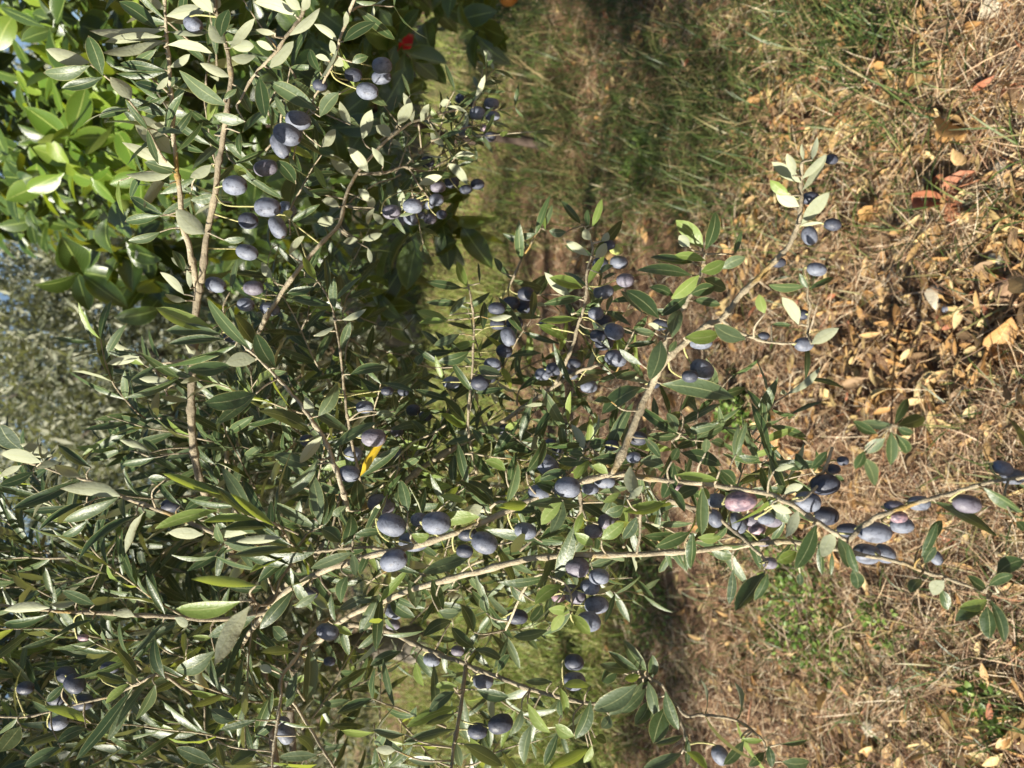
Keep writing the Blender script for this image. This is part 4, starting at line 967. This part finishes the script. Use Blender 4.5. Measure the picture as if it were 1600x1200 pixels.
# ------------------------------------------------------------------ olive trees farther back
def far_tree(base, H, rad, nleaf, label, seed, low=.5):
    r = np.random.default_rng(seed); base = np.array([base[0], base[1], float(ground_h(base[0], base[1]))])
    t = thing("olive_tree", label, "olive tree", base, "olive trees farther back in the grove")
    pp = Parts(); C = catmull([base + [0, 0, -.1], base + [.05, 0, .5], base + [-.04, .05, 1.0], base + [.05, 0, 1.5]], 6)
    v, f = tube(C, np.interp(np.linspace(0, 1, len(C)), [0, .2, 1], [.2, .13, .10]) * r.uniform(.92, 1.08, len(C)), 11); pp.add(v, f)
    link(bpy.data.objects.new("trunk", pp.mesh("trunk", M['trunk'])), t, base)
    cen = base + np.array([0, 0, (H + low) / 2]); rv = np.array([rad, rad, (H - low) / 2])
    for k in range(9):
        tgt = cen + nrm(r.normal(0, 1, 3)) * rv * .75
        C = catmull([base + [.05, 0, 1.4], (base + [0, 0, 1.6]) * .4 + tgt * .6 + r.normal(0, .12, 3), tgt], 6)
        pp = Parts(); v, f = tube(C, np.linspace(.05, .012, len(C)), 7); pp.add(v, f)
        link(bpy.data.objects.new("limb", pp.mesh("limb", M['trunk'])), t, base)
    # leaves gather along many short shoots, in uneven clumps
    nc = nleaf // 22
    u = nrm(r.normal(0, 1, (nc, 3))); rr = r.uniform(.12, 1, nc) ** .42
    rr = rr * (.82 + .16 * np.sin(u[:, 0] * 5 + seed) + .14 * np.sin(u[:, 2] * 6 + u[:, 1] * 4 + seed))
    cp = cen + u * rr[:, None] * rv
    sd = nrm(u + r.normal(0, .6, (nc, 3)) + np.array([0, 0, -.1]))
    tt = r.uniform(0, .34, (nc, 22))
    pos = (cp[:, None] + sd[:, None] * tt[..., None] + r.normal(0, .012, (nc, 22, 3))).reshape(-1, 3)
    yd = nrm(np.repeat(sd, 22, 0) * .7 + r.normal(0, .6, (nc * 22, 3)))
    zd = nrm(r.normal(0, .6, (nc * 22, 3)) + np.array([0, 0, .7]))
    L = r.uniform(.06, .098, nc * 22)
    P = np.array([(-.08, 0, 0), (.08, 0, 0), (.5, .5, .02), (-.5, .5, .02), (-.05, 1, -.08), (.05, 1, -.08)]); F = np.array([(0, 1, 2, 3), (3, 2, 5, 4)])
    UV = np.array([(.4, 0), (.6, 0), (.9, .5), (.1, .5), (.4, 1), (.6, 1)])
    ax, ay, az = frames(yd, zd, L * .27, L)
    V, FF, U, kk = scatter((P, F, UV), pos, ax, ay, az)
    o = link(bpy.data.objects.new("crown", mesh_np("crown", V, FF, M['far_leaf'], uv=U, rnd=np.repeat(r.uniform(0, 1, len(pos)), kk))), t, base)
    o["kind"] = "stuff"
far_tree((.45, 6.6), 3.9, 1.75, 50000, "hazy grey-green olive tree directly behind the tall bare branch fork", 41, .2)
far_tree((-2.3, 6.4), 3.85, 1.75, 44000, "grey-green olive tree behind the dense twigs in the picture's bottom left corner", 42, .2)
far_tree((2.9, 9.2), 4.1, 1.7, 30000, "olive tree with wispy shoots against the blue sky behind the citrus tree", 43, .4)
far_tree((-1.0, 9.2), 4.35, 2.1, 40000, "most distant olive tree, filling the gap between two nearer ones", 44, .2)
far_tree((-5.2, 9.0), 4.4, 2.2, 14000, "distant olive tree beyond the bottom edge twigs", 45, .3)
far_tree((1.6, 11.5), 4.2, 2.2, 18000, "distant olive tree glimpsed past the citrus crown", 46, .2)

# ------------------------------------------------------------------ things on the ground
def dry_variants(mat, n, seed0):
    out = []
    for k in range(n):
        r = np.random.default_rng(seed0 + k)
        P, F, UV, s = leaf_shape(CITRUS_PROF, 8, r.uniform(.4, 1.9), r.uniform(-.7, .7), 0, r.uniform(-1.6, 1.6), r.uniform(.02, .06), seed0 + k, .42)
        P[:, 0] += s * 2 * r.uniform(-.06, .06)
        out.append(mesh_np("fallen_leaf", P, F, mat, uv=UV))
    return out
DV = {k: dry_variants(m, 6, 900 + 10 * i) for i, (k, m) in enumerate(DRY.items())}
def lay(me, name, x, y, L, W, yaw, pitch, roll, dz=.012):
    p = on_ground(np.array(float(x)), np.array(float(y)))
    o = bpy.data.objects.new(name, me); col.objects.link(o)
    o.matrix_basis = Matrix.Translation((p[0], p[1], p[2] + dz)) @ Matrix.Rotation(yaw, 4, 'Z') @ Matrix.Rotation(pitch, 4, 'X') @ Matrix.Rotation(roll, 4, 'Y') @ Matrix.Diagonal((W, L, L, 1))
    return o
LAND = [(1470, 466, "the triangular pale stone"), (1562, 404, "the small oval stone"), (1565, 268, "the large flat stone"), (1548, 12, "the rounded stone by the top edge"),
        (1407, 1075, "the long pale stone"), (1352, 1140, "the dull tan stone"), (1396, 436, "the small terracotta shard"), (1495, 325, "the flat terracotta shard"), (1585, 460, "the dead wood chunk"),
        (1390, 665, "the olive seedling"), (1188, 648, "the round weed tuft"), (1255, 950, "the spreading weed patch"), (1010, 255, "the dark weed in the shade"), (1560, 1090, "the corner weed"),
        (1358, 148, "the thick weathered stick"), (1028, 22, "the pale slanting twig"), (1245, 250, "the hanging twig tip with pale leaves"), (1276, 421, "the two small olives on the bare twig"),
        (1256, 538, "the pale leaf by the lone olive"), (1097, 577, "the olive below the broad leaf"), (1090, 400, "the big leafy shoot"), (963, 390, "the green unripe olive"), (1366, 831, "the lowest olive cluster"),
        (1510, 787, "the purplish olive by the right edge"), (1545, 950, "the leafy tip in the lower right"), (1590, 150, "the right edge, upper part"), (1450, 60, "the grass along the top edge"), (1200, 90, "the grass under the citrus tree"),
        (1440, 230, "the middle of the leaf drift"), (1350, 330, "the edge of the leaf drift"), (1590, 600, "the middle of the right edge"), (1330, 560, "the straw beside the lone olive"), (1130, 200, "the shaded leaf patch"), (930, 120, "the shaded grass"), (1480, 570, "the bare straw beyond the stones"), (1100, 1000, "the straw left of the weeds"), (1220, 1120, "the straw along the bottom edge")]
def place_words(x, y):
    lx, ly, w = min(LAND, key=lambda l: (l[0] - x) ** 2 + (l[1] - y) ** 2)
    dx, dy = x - lx, y - ly
    if math.hypot(dx, dy) < 22: return "against " + w
    rel = ("right of" if dx > 0 else "left of") if abs(dx) > abs(dy) else ("below" if dy > 0 else "above")
    return ("just " if math.hypot(dx, dy) < 50 else "") + rel + " " + w
WORD = {"pale_yellow": "pale yellow", "tan": "tan", "orange_brown": "orange-brown", "dull_brown": "dull brown", "terracotta_red": "brick-red"}
def litter_points(n):
    out = []
    while len(out) < n:
        x = random.uniform(860, 1640); y = random.uniform(-40, 1240)
        wgt = (.9 if y < 450 else .9 - (y - 450) * .0025) if y < 700 else .30
        if x < 1150: wgt *= .45
        if 1200 < x < 1560 and 80 < y < 330: wgt = 1.3
        if random.random() * 1.3 < wgt: out.append((x, y))
    return out
used_labels = set()
for (x, y) in litter_points(340):
    if len(used_labels) >= 285: break
    c = random.choices(list(DV), (26, 38, 18, 17, 1))[0]
    L = random.uniform(.045, .085)
    form = "small" if L < .058 else "large" if L > .072 else "curled"
    lab = f"{form} {WORD[c]} dry leaf {place_words(x, y)}"
    if lab in used_labels: continue
    used_labels.add(lab)
    o = lay(random.choice(DV[c]), "fallen_leaf", x, y, L, L * random.uniform(.28, .42), random.uniform(0, 6.28), random.gauss(0, .28), random.gauss(0, .5) + (3.14 if random.random() < .4 else 0))
    tag(o, lab, "dry leaf", "fallen citrus leaves on the ground")
for x, y, L, c, lab in ((1535, 268, .105, "terracotta_red", "large brick-red dead leaf beside the large flat pale stone"), (1500, 318, .095, "terracotta_red", "broad rust-red dead leaf lying above the oval stone"),
                        (1352, 350, .09, "orange_brown", "narrow orange dead leaf standing on edge beside the hanging branch tip"), (1475, 182, .10, "orange_brown", "long speckled orange leaf in the middle of the leaf drift"),
                        (1555, 560, .11, "orange_brown", "long orange-yellow leaf curling at the right edge of the picture")):
    tag(lay(random.choice(DV[c]), "fallen_leaf", x, y, L, L * .45, random.uniform(0, 6.28), .1, .2, .02), lab, "dry leaf", "fallen citrus leaves on the ground")
# the rest of the litter: scraps too many and too small to count
pts = litter_points(9000); pg = on_ground(np.array([p[0] for p in pts]), np.array([p[1] for p in pts])); pg[:, 2] += rng.uniform(.002, .02, len(pg))
batch = []
for k, (c, m) in enumerate(DRY.items()):
    s = np.arange(len(pg)) % 5 == k
    if c == "terracotta_red": s &= rng.uniform(0, 1, len(pg)) < .12
    n = s.sum(); L = rng.uniform(.02, .062, n)
    a = rng.uniform(0, 6.28, n); yd = np.stack([np.cos(a), np.sin(a), rng.normal(0, .25, n)], -1); zd = np.stack([rng.normal(0, .5, n), rng.normal(0, .5, n), np.ones(n)], -1)
    V, F, U, R = foliage_mesh("leaf_litter", m, CITRUS_PROF, 5, [(pg[s], yd, zd, L * rng.uniform(.20, .40, n), L)], 950 + k)
    batch.append((V, F, U, R, m))
V_, F_, U_, R_, I_, nb = [], [], [], [], [], 0
for k, (V, F, U, R, m) in enumerate(batch):
    V_.append(V); F_.append(F + nb); U_.append(U); R_.append(R); I_.append(np.full(len(F), k)); nb += len(V)
o = link(bpy.data.objects.new("leaf_litter", mesh_np("leaf_litter", np.vstack(V_), np.vstack(F_), [b[4] for b in batch], uv=np.vstack(U_), rnd=np.concatenate(R_), midx=np.concatenate(I_))))
o["kind"] = "stuff"; o["label"] = "small scraps of dead leaves strewn over the ground"; o["category"] = "leaf litter"

# stones
def stone_mat(name, c0, c1):
    m, nt, out = new_mat(name); b = NB(nt); pos = b.n("ShaderNodeTexCoord").outputs["Object"]
    c = b.mix(b.noise(3, 6, .65, pos), c0, c1)
    p = b.n("ShaderNodeBsdfPrincipled"); b.link(c, p.inputs["Base Color"]); p.inputs["Roughness"].default_value = .85
    bump = b.n("ShaderNodeBump"); bump.inputs["Strength"].default_value = .5; bump.inputs["Distance"].default_value = .1
    b.link(b.noise(7, 6, .7, pos), bump.inputs["Height"]); b.link(bump.outputs[0], p.inputs["Normal"]); b.link(p.outputs[0], out.inputs[0])
    return m
M['stone'] = stone_mat("pale_limestone", (.42, .36, .25), (.66, .60, .46))
M['brick'] = stone_mat("terracotta", (.34, .12, .055), (.46, .19, .09))
import bmesh
def stone(name, x, y, sx, sy, sz, seed, mat, label, cat, yaw=0.0):
    r = np.random.default_rng(seed); bm = bmesh.new(); bmesh.ops.create_icosphere(bm, subdivisions=3, radius=1)
    pl = [(nrm(r.normal(0, 1, 3)), r.uniform(.55, .85)) for _ in range(9)]
    for v in bm.verts:
        p = np.array(v.co)
        for nn, dd in pl:
            e = p @ nn - dd
            if e > 0: p = p - nn * e * .92
        p = p * (1 + .03 * math.sin(p[0] * 9 + seed) * math.sin(p[1] * 8))
        v.co = p
    me = bpy.data.meshes.new(name); bm.to_mesh(me); bm.free(); me.materials.append(mat)
    q = on_ground(np.array(float(x)), np.array(float(y)))
    o = bpy.data.objects.new(name, me); col.objects.link(o)
    sx *= .85; sy *= .85
    o.matrix_basis = Matrix.Translation((q[0], q[1], q[2] + sz * .5 + .004)) @ Matrix.Rotation(yaw, 4, 'Z') @ Matrix.Rotation(r.uniform(-.3, .3), 4, 'X') @ Matrix.Diagonal((sx, sy, sz, 1))
    return tag(o, label, cat)
stone("stone", 1470, 466, .036, .03, .018, 1, M['stone'], "triangular pale cream stone with a small fallen olive beside it", "stone", .5)
stone("stone", 1562, 404, .026, .018, .014, 2, M['stone'], "small oval whitish stone on the straw near the picture's right edge", "stone", .8)
stone("stone", 1565, 268, .045, .034, .016, 3, M['stone'], "large flat whitish stone beside the brick-red leaf", "stone", .2)
stone("stone", 1548, 12, .036, .03, .02, 4, M['stone'], "rounded pale stone behind grass blades at the picture's top edge", "stone", 0)
stone("stone", 1407, 1075, .02, .034, .016, 5, M['stone'], "long pale stone half buried in straw near the bottom edge", "stone", .1)
stone("stone", 1352, 1140, .026, .034, .018, 6, M['stone'], "dull tan stone deep in the straw at the picture's bottom edge", "stone", .4)
stone("stone", 1395, 1042, .016, .022, .014, 7, M['stone'], "small grey stone in a dark hollow beside the long pale stone", "stone", .4)
stone("brick_shard", 1396, 436, .02, .028, .010, 8, M['brick'], "small terracotta shard lying in the straw between grass and stone", "shard", .9)
stone("brick_shard", 1495, 325, .05, .04, .012, 9, M['brick'], "flat dusty terracotta shard above the oval stone", "shard", .3)
o = bpy.data.objects.new("fallen_olive", OM['r'][0]); col.objects.link(o)
q = on_ground(np.array(1493.), np.array(483.)); o.matrix_basis = Matrix.Translation((q[0], q[1], q[2] + .02)) @ Matrix.Rotation(1.3, 4, 'X') @ Matrix.Diagonal((.0105, .0125, .0105, 1))
tag(o, "single grey-blue olive fallen beside the triangular pale stone", "olive")
# twigs and a chunk of wood
def ground_stick(name, pts, r0, r1, mat, label, cat, lift=.014):
    P = []
    for x, y in pts:
        q = on_ground(np.array(float(x)), np.array(float(y))); P.append(q + [0, 0, lift + random.uniform(0, .008)])
    C = catmull(P, 6); v, f = tube(C, np.linspace(r0, r1, len(C)) * rng.uniform(.88, 1.12, len(C)), 7)
    pp = Parts(); pp.add(v, f, random.random()); o = bpy.data.objects.new(name, pp.mesh(name, mat)); col.objects.link(o)
    return tag(o, label, cat)
M['deadwood'] = bark("dead_wood", [(.16, .09, .05), (.30, .19, .11), (.44, .31, .20)], None, 30)
ground_stick("fallen_twig", [(1515, 420), (1535, 455), (1560, 510), (1590, 555)], .0022, .0012, M['deadwood'], "thin straight brown twig slanting past the dead wood chunk", "twig")
ground_stick("fallen_twig", [(1450, 455), (1480, 437), (1530, 433), (1600, 440)], .003, .002, M['deadwood'], "long bent twig running above the triangular stone", "twig")
ground_stick("fallen_twig", [(1545, 460), (1570, 436), (1600, 410)], .002, .0012, M['deadwood'], "short pale twig crossing the long bent one", "twig")
ground_stick("fallen_twig", [(1460, 945), (1500, 995), (1540, 1050), (1575, 1100)], .003, .0016, M['deadwood'], "long grey twig near the bottom right of the picture", "twig")
ground_stick("fallen_twig", [(1290, 1110), (1305, 1060), (1312, 1040)], .0022, .0014, M['deadwood'], "short bleached twig standing in straw near the bottom edge", "twig")
ground_stick("fallen_twig", [(990, 0), (1030, 22), (1065, 46)], .0035, .002, M['deadwood'], "pale slanting twig in the shaded grass at the top edge", "twig")
ground_stick("fallen_twig", [(1330, 140), (1360, 148), (1386, 160)], .009, .007, M['deadwood'], "thick short weathered stick in the leaf drift", "twig")
ground_stick("fallen_twig", [(1265, 715), (1320, 690), (1350, 678)], .0016, .001, M['deadwood'], "thin yellow stem beside the olive seedling", "twig")
stone("wood_chunk", 1585, 460, .035, .06, .02, 12, M['deadwood'], "brown split chunk of dead wood at the picture's right edge", "wood", 1.2)

# olive seedling growing from the ground
SEED = on_ground(np.array(1402.), np.array(668.))
sd = thing("olive_seedling", "small olive seedling with a star of narrow dark green leaves on bare straw", "seedling", SEED)
hub = at(1396, 664, 1.50)
C = catmull([SEED + [0, 0, -.02], SEED * .6 + hub * .4 + [.004, 0, 0], hub], 6); v, f = tube(C, np.linspace(.0028, .0016, len(C)), 6)
pp = Parts(); pp.add(v, f); link(bpy.data.objects.new("stem", pp.mesh("stem", M['bark'])), sd, SEED)
for e in "795 260 580 235 55;790 250 890 85 60;810 260 980 200 80;810 270 910 310 50;770 300 770 510 70;790 310 890 460 60;730 340 600 430 70;600 420 540 530 60;600 460 670 640 80;680 310 530 230 60".split(";"):
    bx, by, tx, ty, w = [float(a) / 4 for a in e.split()]
    bx += 1200; tx += 1200; by += 600; ty += 600
    dd = 1.50 + (.03 if by > 700 else 0); b0 = at(bx, by, dd); t0 = at(tx, ty, dd + random.uniform(.0, .04))
    a = t0 - b0; L = np.linalg.norm(a); a = a / L; vv = nrm(CAM - b0); nn = nrm(vv - a * (vv @ a) + rng.normal(0, .25, 3)); nn = nrm(nn - a * (nn @ a)); xx = np.cross(a, nn); wt = w * dd / FPX * 1.1
    o = link(bpy.data.objects.new("leaf", random.choice(OL['t'])), sd, SEED)
    o.matrix_basis = Matrix(((xx[0] * wt, a[0] * L, nn[0] * L, b0[0]), (xx[1] * wt, a[1] * L, nn[1] * L, b0[1]), (xx[2] * wt, a[2] * L, nn[2] * L, b0[2]), (0, 0, 0, 1)))
    C = catmull([hub, (hub + b0) / 2 + [0, 0, .006], b0], 4); v, f = tube(C, .0009, 5)
    pt = bpy.data.objects.new("leaf_stalk", mesh_np("leaf_stalk", v, f, M['bark'])); col.objects.link(pt); pt.parent = o; pt.matrix_parent_inverse = o.matrix_basis.inverted()

# low weeds
def weed(x, y, rad, n, h, label, seed, leaf=(.010, .022)):
    r = np.random.default_rng(seed); c = on_ground(np.array(float(x)), np.array(float(y)))
    rr = rad * np.sqrt(r.uniform(0, 1, n)); a = r.uniform(0, 6.28, n)
    pos = np.stack([c[0] + rr * np.cos(a), c[1] + rr * np.sin(a), np.zeros(n)], -1)
    pos[:, 2] = ground_h(pos[:, 0], pos[:, 1]) + r.uniform(.2, 1, n) * h * (1 - .6 * (rr / rad) ** 2)
    L = r.uniform(*leaf, n); yd = np.stack([np.cos(a), np.sin(a), r.uniform(-.2, .7, n)], -1) + r.normal(0, .5, (n, 3)); zd = np.stack([r.normal(0, .4, n), r.normal(0, .4, n), np.ones(n)], -1)
    V, F, U, R = foliage_mesh("weed_clump", M['weed'], CITRUS_PROF, 4, [(pos, yd, zd, L * r.uniform(.5, .8, n), L)], seed)
    t = thing("weed_clump", label, "weed", c, "low green weeds in the dry ground")
    o = link(bpy.data.objects.new("foliage", mesh_np("weed_leaves", V, F, M['weed'], uv=U, rnd=R)), t, c); o["kind"] = "stuff"
    pp = Parts()
    for k in range(0, n, max(1, n // 40)):
        C = catmull([c + [0, 0, -.005], (c + pos[k]) / 2 + [0, 0, .004], pos[k]], 3); v, f = tube(C, .0008, 4); pp.add(v, f)
    o = link(bpy.data.objects.new("stems", pp.mesh("weed_stems", M['weed'])), t, c); o["kind"] = "stuff"
weed(1188, 648, .075, 420, .07, "round bright green weed tuft on bare ground behind the broad olive leaf", 51)
weed(1255, 950, .20, 1000, .05, "spreading patch of small-leaved green weeds below the lowest olive branch", 52)
weed(1010, 930, .20, 480, .07, "patch of green weeds in the shade behind the olive cluster", 53)
weed(1000, 255, .13, 300, .06, "dark green leafy weed in the shade of the citrus tree", 54, (.015, .03))
weed(1390, 975, .07, 120, .05, "thin pale-flowered weed sprig among straw near the bottom edge", 55)
weed(1560, 1090, .06, 110, .04, "small green weed in the bottom right corner of the picture", 56)

# small red container behind the citrus tree
q = on_ground(np.array(650.), np.array(72.)); q = np.array(q)
m, nt, out = new_mat("red_plastic"); b = NB(nt)
p_ = b.n("ShaderNodeBsdfPrincipled"); b.link(b.mix(b.noise(8, 3), (.62, .03, .03), (.50, .025, .03)), p_.inputs["Base Color"]); p_.inputs["Roughness"].default_value = .4; b.link(p_.outputs[0], out.inputs[0])
rt = thing("red_container", "small bright red container on the ground, glimpsed through citrus leaves", "container", q)
prof = [(0, .0), (.085, 0), (.09, .02), (.115, .19), (.125, .19), (.125, .21), (.108, .21), (.08, .03), (0, .03)]
V = []; F = []; ns = 20
for r_, z_ in prof:
    for j in range(ns): V.append(q + [r_ * math.cos(6.2832 * j / ns), r_ * math.sin(6.2832 * j / ns), z_])
for i in range(len(prof) - 1):
    for j in range(ns): F.append((i * ns + j, i * ns + (j + 1) % ns, (i + 1) * ns + (j + 1) % ns, (i + 1) * ns + j))
link(bpy.data.objects.new("body", mesh_np("body", np.array(V), np.array(F), m)), rt, q)
C = catmull([q + [-.125, 0, .2], q + [-.09, -.03, .30], q + [0, -.04, .335], q + [.09, -.03, .30], q + [.125, 0, .2]], 5); v, f = tube(C, .004, 6)
link(bpy.data.objects.new("handle", mesh_np("handle", v, f, m)), rt, q)
